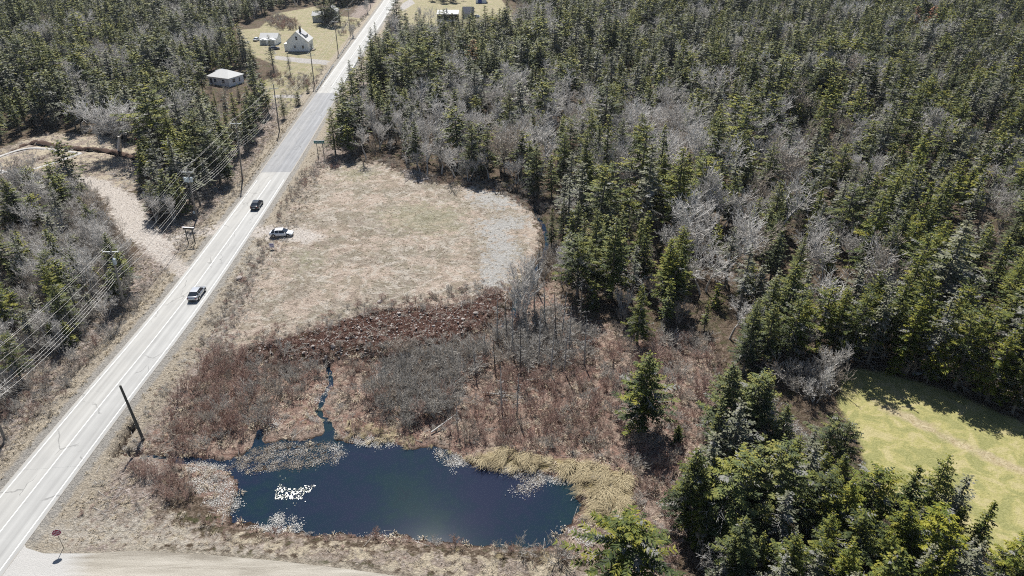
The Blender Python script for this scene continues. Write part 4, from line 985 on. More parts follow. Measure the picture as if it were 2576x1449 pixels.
strew(CLEAR, 1.7, 403, (.25, .6), [3, 5, 6, 7], .35); strew(MARSH, 1.3, 404, (.3, .6), [0, 1, 2, 6, 7, 3], .7)
strew(BERM, .7, 405, (.2, .5), [0, 1, 6, 7], .55); strew(FIELD, 2.6, 406, (.10, .22), [6, 7, 8], .35)
strew(zpoly([(320,1280),(560,1300),(800,1370),(1100,1400),(1450,1440),(1450,1490),(1000,1425),(700,1395),(300,1370),(230,1330)], -.5), .8, 407, (.15, .35), [0, 6, 7, 8], .5)
for i_, (sd_, hr_, kp_) in enumerate([(411, (.35, .8), .75)]):
    X, Y = jitter_points(Gp([(600,380),(1420,380),(1450,920),(480,920)], -.4), 1.1, 408); d_ = sdf(FIELD, X, Y); k_ = (np.abs(d_ + 1.2) < 2.2) & (sdf(BERM, X, Y) < 0) & (dline(ROAD_S, X, Y) > 6) & (sdf(TRACK[2], X, Y) < -.5); X, Y = X[k_], Y[k_]; Z = heights(X, Y); q = np.random.default_rng(8); nn = noise(X, Y, 5, 15)
    for i in range(len(X)):
        if q.random() > kp_ + .4 * nn[i] or Z[i] < ZW + .05: continue
        s = q.uniform(*hr_); pts.append((X[i], Y[i], Z[i] - .02)); var.append(int(q.choice([3, 6, 7, 8, 0]))); scs.append((s, s, s * q.uniform(.25, .7))); rots.append((q.normal() * .3, q.normal() * .3, q.uniform(0, 6.28)))
X, Y = jitter_points(Gp([(520,700),(1330,690),(1330,940),(520,960)], -.8), .95, 409); d_ = sdf(BERM, X, Y); q = np.random.default_rng(18); nn = noise(X, Y, 4, 22); Z = heights(X, Y)
for i in range(len(X)):
    if abs(d_[i] + .5) > 3.2 or q.random() > .5 + .5 * nn[i] or Z[i] < ZW + .05: continue
    s = q.uniform(.3, .85); pts.append((X[i], Y[i], Z[i] - .02)); var.append(int(q.choice([0, 1, 2, 6, 3]))); scs.append((s, s, s * q.uniform(.3, .8))); rots.append((q.normal() * .3, q.normal() * .3, q.uniform(0, 6.28)))
mass('dead_brush', pts, var, scs, rots, allsh, 'dead twigs and low brush strewn over verges, berm and marsh', 'brush')
# forest understorey
pts = []; var = []; scs = []; rots = []
strew(FR, 4.6, 411, (.7, 1.6), [3, 6, 7, 8], .45, sq=1.0); strew(FL, 5, 412, (.7, 1.5), [3, 6, 7, 8], .4, sq=1.0)
strew(FLL, 1.9, 413, (.9, 1.7), [3, 4, 5, 6, 7], .8, sq=1.0); strew(FB, 2.2, 414, (.7, 1.5), [3, 4, 6, 0], .5, sq=1.0)
mass('understorey', pts, var, scs, rots, allsh, 'grey leafless undergrowth between the forest trees', 'undergrowth')

# ------------------------------------------------------------------ grasses
def tuft(seed, n, h, lean, w, spread, mat):
    q = np.random.default_rng(seed); Vs = []; 
    for i in range(n):
        a = q.uniform(0, 6.28); o = np.array([math.cos(a), math.sin(a), 0]) * spread * q.random(); d = np.array([math.cos(a) * .5 + lean, math.sin(a) * .5, 0]) * q.uniform(.6, 1.3)
        hh = h * q.uniform(.6, 1.15); s = np.array([-d[1], d[0], 0]); s = s / (np.linalg.norm(s) + 1e-6) * w
        p0 = o; p1 = o + d * hh * .35 + np.array([0, 0, hh * .7]); p2 = o + d * hh * 1.1 + np.array([0, 0, hh * .75])
        Vs += [p0 - s, p0 + s, p1 + s, p1 - s, p1 - s, p1 + s, p2 + s * .3, p2 - s * .3]
    V = np.array(Vs); F = np.arange(len(V)).reshape(-1, 4)
    me = new_mesh('tuft', V, F, [mat], None, {'tint': ('FACE', np.repeat(rt(len(F) // 2), 2))}); return bpy.data.objects.new('tuft_form', me)
sg = [tuft(500 + i, 34, .75, 1.0, .013, .33, M['sedge']) for i in range(3)]; dg = [tuft(510 + i, 22, .38, .2, .018, .25, M['straw']) for i in range(3)]
pts = []; var = []; scs = []; rots = []
def grass(poly, spacing, seed, hr, kinds, keep, rz0=None, dr0=4.6, dr1=1e9):
    X, Y = jitter_points(poly, spacing, seed); Z = heights(X, Y); d = dline(ROAD_S, X, Y); q = np.random.default_rng(seed); nn = noise(X, Y, 4, 16) - .5 * (sdf(PALE[0], X, Y) > 0); k = (Z > ZW - .05) & (sdf(SIDE, X, Y) < -.8) & (sdf(TRACK[0], X, Y) < 0) & (d > dr0) & (d < dr1) & (q.random(len(X)) < keep + .5 * nn)
    sq_ = sdf(poly, X, Y)
    for x, y, z, n, e_ in zip(X[k], Y[k], Z[k], nn[k], sq_[k]):
        if q.random() > .25 + e_ / 1.6: continue
        s = q.uniform(*hr); pts.append((x, y, z - .02)); var.append(int(q.choice(kinds))); scs.append((s * 1.2, s * 1.2, s)); rots.append((0, 0, q.uniform(0, 6.28) if rz0 is None else rz0 + n * 2 + q.normal() * .4))
grass(SEDGE, .40, 501, (.6, 1.25), [0, 1, 2], .62, -2.4)
grass(zpoly([(860,1060),(1000,1080),(1180,1140),(1190,1165),(1050,1135),(900,1118),(850,1095)], -1.2), .55, 502, (.4, .8), [0, 1, 2], .6)
grass(zpoly([(1095,1385),(1460,1395),(1480,1430),(1100,1400)], -1), .7, 503, (.4, .8), [0, 1, 2], .5)
grass(zpoly([(640,1085),(810,1070),(830,1010),(700,1050)], -1.2), .8, 504, (.3, .6), [0, 1, 2], .5)
mass('golden_sedge', pts, var, scs, rots, sg, 'golden wind-laid sedge along the right bank of the pond', 'grass')
pts = []; var = []; scs = []; rots = []
grass(FIELD, .9, 511, (.25, .65), [0, 1, 2], .40); grass(MARSH, 1.1, 512, (.6, 1.4), [0, 1, 2], .55)
grass(np.array([(-53, 50), (-44, 50), (-44, 200), (-53, 200)]), .75, 513, (.4, .9), [0, 1, 2], .40); grass(np.array([(-72, 40), (-60, 40), (-60, 220), (-72, 220)]), .7, 514, (.5, 1.1), [0, 1, 2], .55)
grass(zpoly([(90,1280),(330,1200),(560,1330),(900,1390),(1450,1440),(1450,1500),(1000,1435),(600,1385),(200,1382),(110,1382)], -.5), .6, 515, (.35, .8), [0, 1, 2], .35)
mass('dry_grass', pts, var, scs, rots, dg, 'short dry straw-coloured grass of the lot and verges', 'grass')

# ------------------------------------------------------------------ rocks, sticks, pond litter
def rock_mesh(seed, mat):
    import bmesh
    bm = bmesh.new(); bmesh.ops.create_icosphere(bm, subdivisions=2, radius=1); q = np.random.default_rng(seed); D = q.normal(size=(9, 3)); D /= np.linalg.norm(D, axis=1)[:, None]; c = q.uniform(.55, .95, 9)
    for v in bm.verts:
        p = np.array(v.co)
        for d, k in zip(D, c):
            t = p @ d
            if t > k: p = p - d * (t - k)
        v.co = p * np.array([1, .8, .6])
    me = bpy.data.meshes.new('boulder'); bm.to_mesh(me); bm.free(); me.materials.append(mat)
    a = me.attributes.new('tint', 'FLOAT', 'FACE'); a.data.foreach_set('value', np.full(len(me.polygons), .5, np.float32)); return me
RK = [rock_mesh(600 + i, M['rock']) for i in range(4)]
BR = [(1198,800,.55,'pale rounded boulder at the right end of the brown berm'),(955,760,.55,'flat white stone lying alone on the pale lot'),(600,703,.8,'dark boulder heap stone beside the right road verge'),(708,915,.45,None),(752,918,.4,None),(765,893,.35,None),(840,882,.5,None),(876,862,.4,None),(905,835,.4,None),(950,812,.45,None),(1005,800,.4,None),(1060,808,.35,None),(1090,830,.4,None),(1130,808,.35,None),(1165,815,.4,None),
      (1210,770,.35,None),(1180,770,.3,None),(900,862,.35,None),(925,850,.35,None),(820,900,.35,None),(670,905,.35,None),(655,890,.3,None),(790,885,.3,None),(985,825,.3,None),(1030,790,.3,None),(570,882,.35,None),(1245,735,.3,None),(960,775,.35,None)]
LB = []
for i, (px, py, s, lb) in enumerate(BR):
    x, y = G(px, py, -.3); z = hz(x, y); o = link('boulder', RK[i % 4]); o.location = (x, y, z + s * .12); o.scale = (s, s, s); o.rotation_euler = (r.normal() * .3, r.normal() * .3, r.uniform(0, 6))
    LB.append((px, o, lb))
LB.sort(key=lambda a: a[0]); k = 0
for px, o, lb in LB:
    if not lb: lb = '%s pale stone from left on the churned brown berm' % (ORD[k] if k < 20 else ['twenty-first', 'twenty-second', 'twenty-third', 'twenty-fourth', 'twenty-fifth', 'twenty-sixth'][k - 20]); k += 1; o['group'] = 'pale stones on the berm'
    tag(o, lb, 'boulder')
rksrc = []
for me in RK[:3]:
    rksrc.append(bpy.data.objects.new('stone_form', me))
def spread(poly, n, seed, s0, s1, nv, zoff=0.0, dens=None):
    q = np.random.default_rng(seed); x0, y0 = poly.min(0); x1, y1 = poly.max(0); X = q.uniform(x0, x1, n * 6); Y = q.uniform(y0, y1, n * 6); k = inside(poly, X, Y); X, Y = X[k][:n], Y[k][:n]; Z = heights(X, Y)
    s = q.uniform(s0, s1, len(X)) ** 1.0; return np.stack([X, Y, Z + zoff], 1), q.integers(0, nv, len(X)), np.stack([s, s, s], 1), np.stack([q.normal(size=len(X)) * .3, q.normal(size=len(X)) * .3, q.uniform(0, 6.28, len(X))], 1)
A = [spread(BERM, 900, 610, .06, .22, 3), spread(CLEAR, 700, 611, .08, .25, 3), spread(zpoly([(1010,428),(1055,432),(1085,455),(1050,462),(1020,450)], -.4), 160, 612, .15, .5, 3), spread(RS_R, 350, 613, .05, .16, 3),
     spread(RS_L, 500, 614, .05, .18, 3), spread(TRACK[0], 350, 615, .05, .15, 3)]
mass('rubble', *[np.concatenate([a[i] for a in A]) for i in range(4)], rksrc, 'small pale stones scattered over the berm and cleared ground', 'rubble')
# bleached sticks
P0 = []; P1 = []
def sticks(poly, n, seed, l0, l1):
    p, v, s, ro = spread(poly, n, seed, l0, l1, 3)
    for c, L, a in zip(p, s[:, 0], ro):
        d = np.array([math.cos(a[2]), math.sin(a[2]), a[0] * .3]); P0.append(c - d * L / 2 + [0, 0, .08]); P1.append(c + d * L / 2 + [0, 0, .12])
sticks(BERM, 260, 620, .5, 2.2); sticks(RS_L, 500, 621, .5, 1.8); sticks(RS_R, 300, 622, .4, 1.4); sticks(CLEAR, 320, 623, .5, 2.5); sticks(MARSH, 260, 624, .6, 2.5); sticks(FIELD, 60, 625, .4, 1.5)
sticks(zpoly([(250,400),(350,395),(370,480),(280,450)], -.3), 300, 626, .8, 3.0)
V, F = prisms(P0, P1, np.full(len(P0), .028), np.full(len(P0), .014), 3)
tag(link('fallen_sticks', new_mesh('fallen_sticks', V, F, [M['whitewood']], None, {'tint': ('FACE', np.repeat(rt(len(P0)), 3))})), 'bleached sticks and roots lying on verges, berm and marsh', 'sticks', None, 'stuff')
for i, (a, b, lb) in enumerate([((1085,1092),(1150,1045),'long pale log leaning up from the pond bank to a dead trunk'), ((1215,990),(1300,995),'thin pale log lying across the thicket under dead trunks'), ((1325,960),(1372,950),'short bleached log lying right of the dead trunks'),
                                ((430,1020+0),(432,1060),None)]):
    if lb is None: continue
    x0, y0 = G(*a, -1.1); x1, y1 = G(*b, -.6); mb = MB(); mb.tube((0, 0, 0), (x1 - x0, y1 - y0, .5 if i == 0 else .15), .11, .06, 7)
    mb.tube(((x1 - x0) * .5, (y1 - y0) * .5, .2), ((x1 - x0) * .55 + .4, (y1 - y0) * .6, .9), .04, .02, 5)
    q = mb.build('log', M['whitewood'], None, (x0, y0, hz(x0, y0) + .3)); tag(q, lb, 'log')

def weed_geo(seed, n, s, mat, tilt, hdir=(0, 0, 1)):
    q = np.random.default_rng(seed); Vs = []
    for i in range(n):
        c = np.array([q.normal() * .35, q.normal() * .35, .015 + q.random() * .05]); up = np.array(hdir) + q.normal(size=3) * tilt; up /= np.linalg.norm(up)
        u = np.cross(up, [math.cos(i * 2.4), math.sin(i * 2.4), 0]); u /= np.linalg.norm(u); w = np.cross(up, u); a, b = s * q.uniform(.6, 1.3), s * q.uniform(.35, .9)
        Vs += [c - u * a, c + w * b - u * a * .2, c + u * a * .9, c - w * b - u * a * .2]
    V = np.array(Vs); F = np.arange(len(V)).reshape(-1, 4); me = new_mesh('weed', V, F, [mat], None, {'tint': ('FACE', rt(len(F)))}); return bpy.data.objects.new('weed_form', me)
M['weed'] = twig_material('dead_pond_leaves', (.09, .065, .045), (.36, .32, .27), .1)
M['weedpale'] = twig_material('pale_dead_pond_leaves', (.22, .21, .19), (.66, .65, .63), .1)  # pale leaves, brightened further to paint in their sun sparkle
wd = [weed_geo(700, 26, .06, M['weedpale'], .4), weed_geo(701, 26, .06, M['weed'], .4), weed_geo(702, 18, .075, M['weedpale'], .3), weed_geo(703, 28, .06, M['weed'], .5)]
WZ = [([(575,1175),(650,1125),(760,1108),(830,1112),(835,1150),(790,1172),(700,1182),(610,1192)], 620, [0, 1, 1, 3]), ([(835,1120),(870,1130),(868,1165),(840,1170)], 60, [0, 2, 1]), ([(470,1160),(560,1172),(590,1230),(604,1275),(560,1300),(500,1265),(470,1215)], 620, [0, 2, 1]),
      ([(870,1092),(990,1110),(1000,1122),(900,1122)], 150, [2, 0]), ([(1095,1125),(1160,1148),(1180,1170),(1140,1190),(1110,1160)], 150, [2, 0, 1]), ([(1225,1158),(1340,1180),(1440,1200),(1420,1218),(1330,1212),(1250,1185)], 260, [2, 0, 1]),
      ([(1280,1235),(1320,1205),(1400,1215),(1340,1245)], 60, [0, 1]), ([(650,1320),(700,1298),(745,1300),(760,1335),(700,1345),(610,1335)], 170, [2, 0]), ([(1420,1330),(1480,1320),(1500,1380),(1430,1370)], 90, [0, 2]),
      ([(780,990),(830,950),(838,1000),(800,1030)], 40, [2]), ([(660,1040),(710,1050),(700,1080),(650,1070)], 90, [2, 0]), ([(935,930),(985,920),(970,960),(930,970)], 70, [2, 0]), ([(1170,1140),(1230,1160),(1240,1185),(1190,1170)], 50, [0, 1]), ([(850,1340),(1100,1365),(1100,1372),(850,1350)], 40, [0])]
pp, vv, ss_, rr = [], [], [], []
for j, (pl, n, kinds) in enumerate(WZ):
    p, v, s, ro = spread(Gp(pl, ZW), n, 720 + j, .5, 1.25, 3); q = np.random.default_rng(j); nn = noise(p[:, 0], p[:, 1], 2.5, 17); k = nn > -.05 + .35 * q.random(len(nn)) - .2
    p[:, 2] = np.maximum(p[:, 2], ZW) + .01; ro[:, :2] *= .15; pp.append(p[k]); vv.append(q.choice(kinds, k.sum())); ss_.append(s[k]); rr.append(ro[k])
mass('pond_weed', np.concatenate(pp), np.concatenate(vv), np.concatenate(ss_), np.concatenate(rr), wd, 'rafts of dead pale water plants floating at the pond margins', 'pond weed')
# small facets added on the water, tilted to mirror the sun as glitter
gx, gy = G(742, 1240, ZW); Vw = Vector((-gx, -gy, CAM_H - ZW)).normalized(); Hh = (Vw + SUND).normalized()
t_ = NT('glint_facet_gloss'); M['lily'] = t_.done(t_.bsdf((.30, .31, .26), .2, 0, .8))
GL = Gp([(692,1232),(704,1217),(722,1228),(745,1230),(768,1221),(796,1220),(784,1236),(764,1243),(760,1256),(728,1258),(693,1258)], ZW); q = np.random.default_rng(9); Vs = []
x0, y0 = GL.min(0); x1, y1 = GL.max(0); cnt = 0
extra = [G(705, 1198, ZW), G(718, 1203, ZW), G(712, 1207, ZW), G(742, 1272, ZW), G(746, 1266, ZW), G(768, 1262, ZW), G(738, 1266, ZW), G(655, 1187, ZW)]
while cnt < 380:
    x, y = q.uniform(x0, x1), q.uniform(y0, y1)
    if cnt < len(extra): x, y = extra[cnt]
    elif not inside(GL, np.array([x]), np.array([y]))[0]: continue
    up = np.array(Hh) + q.normal(size=3) * .11; up /= np.linalg.norm(up); a = q.uniform(0, 6.28); u = np.cross(up, [math.cos(a), math.sin(a), 0]); u /= np.linalg.norm(u); w = np.cross(up, u); s = q.uniform(.035, .07)
    c = np.array([x, y, ZW + .04]); Vs += [c + (u * math.cos(b) + w * math.sin(b)) * s * (1 - .3 * (k == 0)) for k, b in enumerate(np.linspace(0, 2 * math.pi, 7)[:-1])]; cnt += 1
V = np.array(Vs); tag(link('glint_facets', new_mesh('glint_facets', V, [tuple(range(i, i + 6)) for i in range(0, len(V), 6)], [M['lily']])), 'patch of small added facets imitating sun glitter on the dark pond', 'lily leaves', None, 'stuff')

# ------------------------------------------------------------------ utility poles and wires
def pole(bx, by, tx, ty, label, tanks=0, arm=True, rtop=.13, mat='polewood', meter=False):
    x, y = G(bx, by, -.3); z0 = hz(x, y); X, Y, h, lean = top_height(bx, by, tx, ty, z0)
    o = empty('utility_pole', (X, Y, z0 - .2)); tag(o, label, 'utility pole')
    mb = MB(); mb.tube((0, 0, 0), (lean, 0, h + .2), rtop * 1.45, rtop, 10); mb.build('shaft', M[mat], o, smooth=False)
    top = Vector((X + lean, Y, z0 + h)); out = dict(h=h, base=Vector((X, Y, z0)), top=top)
    def on(zf): return Vector((lean * zf, 0, (h + .2) * zf))
    if arm:
        mb = MB(); a = on(.935); mb.box(a.x, a.y - .14, a.z, 2.7, .12, .14); mb.build('crossarm', M['galv'], o)
        mb = MB(); mb.tube((a.x - .7, a.y - .14, a.z), (a.x, a.y - .1, a.z - .65), .02, .02, 5); mb.tube((a.x + .7, a.y - .14, a.z), (a.x, a.y - .1, a.z - .65), .02, .02, 5); mb.build('arm_brace', M['galv'], o)
        out['arm'] = a
        for dx in (-1.25, 1.25):
            mb = MB(); mb.tube((a.x + dx, -.14, a.z + .07), (a.x + dx, -.14, a.z + .3), .05, .07, 8); mb.build('insulator', M['ceramic'], o)
        mb = MB(); mb.tube((lean, 0, h + .2), (lean, 0, h + .45), .05, .07, 8); mb.build('insulator', M['ceramic'], o)
    for i in range(tanks):
        a = on(.80); ang = [0] if tanks == 1 else [-.5, 0, .5]; dx = (.34 if tanks == 1 else ang[i] * 1.3); dy = -.36 if tanks == 1 else -.40 - .15 * (i == 1)
        t = MB(); t.tube((a.x + dx, dy, a.z - .48), (a.x + dx, dy, a.z + .42), .27, .27, 14); t.tube((a.x + dx, dy, a.z + .42), (a.x + dx, dy, a.z + .52), .27, .12, 14)
        tk = t.build('transformer', M['tank'], o)
        t = MB(); t.tube((a.x + dx - .1, dy, a.z + .5), (a.x + dx - .1, dy, a.z + .75), .045, .03, 6); t.tube((a.x + dx + .1, dy, a.z + .5), (a.x + dx + .1, dy, a.z + .75), .045, .03, 6); t.build('bushing', M['ceramic'], tk)
    if meter:
        a = on(.14); mb = MB(); mb.box(a.x - .3, -.2, a.z, .35, .2, .5); mb.build('meter_box', M['tank'], o)
    return out
PL = [pole(14, 1109, -62, 930, 'utility pole at the left picture edge, only its foot showing', 0),
      pole(316, 778, 277, 622, 'utility pole with one grey transformer above the bare thicket', 1),
      pole(496, 549, 470, 424, 'utility pole with three transformers at the wood corner', 3, meter=True),
      pole(610, 453, 593, 300, 'tall utility pole against the dark roadside wood', 0),
      pole(703, 330, 688, 214, 'tall utility pole beyond the roadside wood, before the first driveway', 0),
      pole(791, 216, 781, 133, 'utility pole between the white gabled house and the guardrail', 0),
      pole(851, 135, 841, 48, 'utility pole beside the cone-shaped roadside tree', 0),
      pole(881, 86, 875, 19, 'utility pole in the scrub above the far guardrail', 0),
      pole(933, 21, 922, -40, 'distant utility pole near the road bend at the top', 0)]
pole(361, 1107, 302, 970, 'dark bare wooden pole without wires on the right verge near the pond', 0, arm=False, rtop=.14, mat='darkpole')
ends = [PL[0]['top'] + (PL[0]['top'] - PL[1]['top'])] 
def run(name, label, pts, sag, rad, mat):
    P = []
    for a, b in zip(pts[:-1], pts[1:]):
        n = 14
        for k in range(n):
            t = k / n; p = a.lerp(b, t); p.z -= sag * 4 * t * (1 - t); P.append(tuple(p))
    P.append(tuple(pts[-1])); P = np.array(P); V, F = prisms(P[:-1], P[1:], np.full(len(P) - 1, rad), np.full(len(P) - 1, rad), 4)
    tag(link(name, new_mesh(name, V, F, [M[mat]])), label, 'power line', 'wires of the roadside power line')
specs = [('left outer wire on the crossarms of the roadside power line', -1.25, .955, .6, .013), ('highest middle wire on the pole tops of the roadside line', 0, 1.03, .6, .013), ('right outer wire on the crossarms of the roadside power line', 1.25, .955, .6, .013),
         ('single neutral wire just under the transformers of the roadside line', .25, .77, .7, .011), ('upper cable of the low bundle on the roadside poles', .16, .62, .9, .018), ('middle cable of the low bundle on the roadside poles', .22, .585, 1.0, .018), ('lowest cable of the low bundle on the roadside poles', .2, .545, 1.1, .022),
         ('thin drop wire just above the low cable bundle', .15, .655, .8, .014)]
for lb, dx, zf, sag, rad in specs:
    pts = []
    for p in PL:
        b, t = p['base'], p['top']; q = b.lerp(t, min(zf, 1.0)); q.x += dx; q.z += (zf - 1) * p['h'] if zf > 1 else 0
        if zf == .955: q.z += .15
        if abs(dx) == 1.25: q.y -= .14
        pts.append(q)
    pts = [pts[0] * 2 - pts[1]] + pts
    run('overhead_wire', lb, pts, sag, rad, 'wire')
a = PL[0]['base'].lerp(PL[0]['top'], .8); x, y, h, ln = top_height(361, 1107, 302, 970, hz(*G(361, 1107, -.3))); b = Vector((x + ln * .9, y, hz(x, y) + h * .88))
run('overhead_wire', 'thin wire crossing the road to the dark bare pole', [a, b], .3, .007, 'wire')

# ------------------------------------------------------------------ guardrails
def rail(p0, p1, label, n):
    (x0, y0), (x1, y1) = G(*p0, .3), G(*p1, .3); L = math.hypot(x1 - x0, y1 - y0); rz = math.atan2(y1 - y0, x1 - x0); o = empty('guardrail', (x0, y0, hz(x0, y0)), rz); tag(o, label, 'guardrail')
    mb = MB(); prof = [(-.02, .50), (.05, .55), (.0, .62), (.05, .69), (-.02, .76)]
    V = [(s * L, a, b) for s in (0, 1) for a, b in prof] + [(s * L, a - .03, b) for s in (0, 1) for a, b in prof]
    F = [(i, i + 1, 6 + i, 5 + i) for i in range(4)] + [(11 + i, 10 + i, 15 + i, 16 + i) for i in range(4)] + [(4, 14, 19, 9), (0, 5, 15, 10)]
    mb.add(V, F); mb.build('rail', M['galv'], o)
    for k in range(n):
        m = MB(); m.box(L * (k + .3) / n, .1 if True else 0, .33, .16, .16, .82); m.build('post', M['darkpole'], o)
rail((794, 230), (840, 163), 'guardrail on the left road edge between the two driveways', 14)
rail((851, 145), (892, 88), 'guardrail on the left road edge above the upper driveway', 14)
rail((869, 205), (901, 151), 'guardrail on the right road edge below the yellow diamond sign', 12)
rail((915, 126), (937, 80), 'short guardrail on the right road edge above the yellow diamond sign', 9)

# ------------------------------------------------------------------ signs
def text_mesh(txt, size, name='lettering', depth=.004):
    cu = bpy.data.curves.new('t', 'FONT'); cu.body = txt; cu.size = size; cu.align_x = 'CENTER'; cu.align_y = 'CENTER'; cu.extrude = depth; cu.resolution_u = 2
    ob = bpy.data.objects.new('t', cu); COL.objects.link(ob); dg_ = bpy.context.evaluated_depsgraph_get(); me = bpy.data.meshes.new_from_object(ob.evaluated_get(dg_)); bpy.data.objects.remove(ob); me.name = name; return me
def put_text(txt, size, parent, loc, rot, mat, sx=1.0):
    me = text_mesh(txt, size); me.materials.clear(); me.materials.append(M[mat]); o = link('lettering', me, parent, loc); o.rotation_euler = rot; o.scale = (sx, 1, 1)
# stop sign facing the side road driver, seen turned
X, Y, h, ln = top_height(160, 1378, 147, 1318, -.05); o = empty('stop_sign', (X, Y, hz(X, Y) - .05), R(24)); tag(o, 'red octagonal stop sign on a thin post at the road junction', 'stop sign')
mb = MB(); mb.tube((0, 0, 0), (0, 0, 2.2), .035, .035, 6); mb.build('post', M['wood'], o)
zc = 2.45; oc = lambda rr, yy: [(rr * math.cos(R(22.5 + 45 * k)), yy, zc + rr * math.sin(R(22.5 + 45 * k))) for k in range(8)]
mb = MB(); mb.poly_prism(oc(.46, -.04), (0, .012, 0)); mb.build('border', M['sign_white'], o); mb = MB(); mb.poly_prism(oc(.43, -.048), (0, .010, 0)); mb.build('panel', M['sign_red'], o)
put_text('STOP', .27, o, (0, -.056, zc + .12), (math.pi / 2, 0, 0), 'sign_white', 1.0); put_text('ARR\u00caT', .22, o, (0, -.056, zc - .16), (math.pi / 2, 0, 0), 'sign_white', .95)
# green place-name sign
x0, y0 = G(802, 396, -.35); x1, y1 = G(815, 396, -.35); hh = top_height(802, 396, 794, 352, -.35)[2]; wpx = 2.75
o = empty('place_name_sign', ((x0 + x1) / 2, y0, hz(x0, y0)), 0); tag(o, 'green place name board on two tall posts beside the road', 'road sign')
for dx in (-.75, .75):
    mb = MB(); mb.tube((dx, 0, 0), (dx, 0, hh - .1), .09, .08, 7); mb.build('post', M['darkpole'], o)
mb = MB(); mb.box(0, -.12, hh - .35, wpx, .05, .78, bev=0); pn = mb.build('board', M['sign_green'], o)
mb = MB(); mb.box(0, -.12, hh + .06, wpx + .08, .07, .04); mb.box(0, -.12, hh - .76, wpx + .08, .07, .04); mb.build('border', M['sign_white'], pn)
mb = MB(); q = np.random.default_rng(4); xx = -1.1
while xx < 1.1: w_ = q.uniform(.07, .13); mb.box(xx, -.15, hh - .35 + q.uniform(-.03, .03), w_, .01, q.uniform(.15, .26)); xx += w_ + .08
mb.build('faded_lettering', M['sign_white'], pn)
# two-post board seen from behind
x0, y0 = G(483, 615, -.3); hh = top_height(478, 613, 472, 572, -.3)[2]; o = empty('roadside_board', (x0, y0, hz(x0, y0)), R(-8)); tag(o, 'narrow weathered board on two timber posts beside the dirt track entrance', 'sign board')
for dx in (-.68, .75):
    mb = MB(); mb.box(dx, 0, hh / 2, .15, .15, hh); mb.build('post', M['darkpole'], o)
mb = MB(); mb.box(.05, -.06, hh - .22, 2.2, .06, .34); mb.build('board', M['darkpole'], o); mb = MB(); mb.box(.05, 0, hh + .03, 2.35, .30, .05); mb.build('cap_board', M['sign_white'], o)
# small for-sale sign
x0, y0 = G(685, 626, -.4); o = empty('real_estate_sign', (x0, y0, hz(x0, y0)), 0); tag(o, 'small white and purple sign standing in the grass near the parked white car', 'sign')
for dx in (-.42, .42):
    mb = MB(); mb.box(dx, 0, .6, .05, .05, 1.25); mb.build('leg', M['sign_white'], o)
mb = MB(); mb.box(0, -.04, .82, .95, .03, .95); mb.build('panel', M['sign_white'], o); mb = MB(); mb.box(0, -.06, 1.02, .78, .01, .12); mb.box(-.2, -.06, .85, .30, .01, .12); mb.box(.15, -.06, .66, .40, .01, .2); mb.build('printed_band', M['sign_purple'], o)
# yellow diamond
x0, y0 = G(905, 163, 0); o = empty('warning_sign', (x0, y0, hz(x0, y0)), 0); tag(o, 'yellow diamond warning sign at the end of the right guardrail', 'road sign')
mb = MB(); mb.tube((0, 0, 0), (0, 0, 2.9), .04, .04, 6); mb.build('post', M['darkpole'], o)
mb = MB(); mb.poly_prism([(-.6, -.05, 2.6), (0, -.05, 2.0), (.6, -.05, 2.6), (0, -.05, 3.2)], (0, .02, 0)); mb.build('panel', M['sign_yellow'], o); mb = MB(); mb.box(0, -.05, 1.65, .5, .02, .4); mb.build('tab', M['sign_yellow'], o)
# red barrel by the clearing
x0, y0 = G(346, 358, -.3); o = empty('barrel', (x0, y0, hz(x0, y0)), 0); tag(o, 'faded red barrel at the wood edge beside the large leafless tree', 'barrel')
mb = MB(); mb.tube((0, 0, 0), (0, 0, 1.1), .42, .42, 14); b_ = mb.build('drum', M['red_tarp'], o); mb = MB(); mb.tube((0, 0, .36), (0, 0, .40), .44, .44, 14); mb.tube((0, 0, .72), (0, 0, .76), .44, .44, 14); mb.build('hoops', M['red_tarp'], b_)
# culvert mouth by the pole
x0, y0 = G(300, 1150, -.8); o = empty('culvert', (x0, y0, -1.3), R(35)); tag(o, 'dark culvert mouth in the ditch below the dark bare pole', 'culvert')
mb = MB(); mb.tube((-.9, 0, .15), (.9, 0, .15), .42, .42, 14, caps=False); mb.build('pipe', M['soil'], o); mb = MB(); mb.tube((-.8, 0, .15), (.8, 0, .15), .36, .36, 14); mb.build('shade_plug', M['rubber'], o)  # black plug stands for the shade inside the pipe

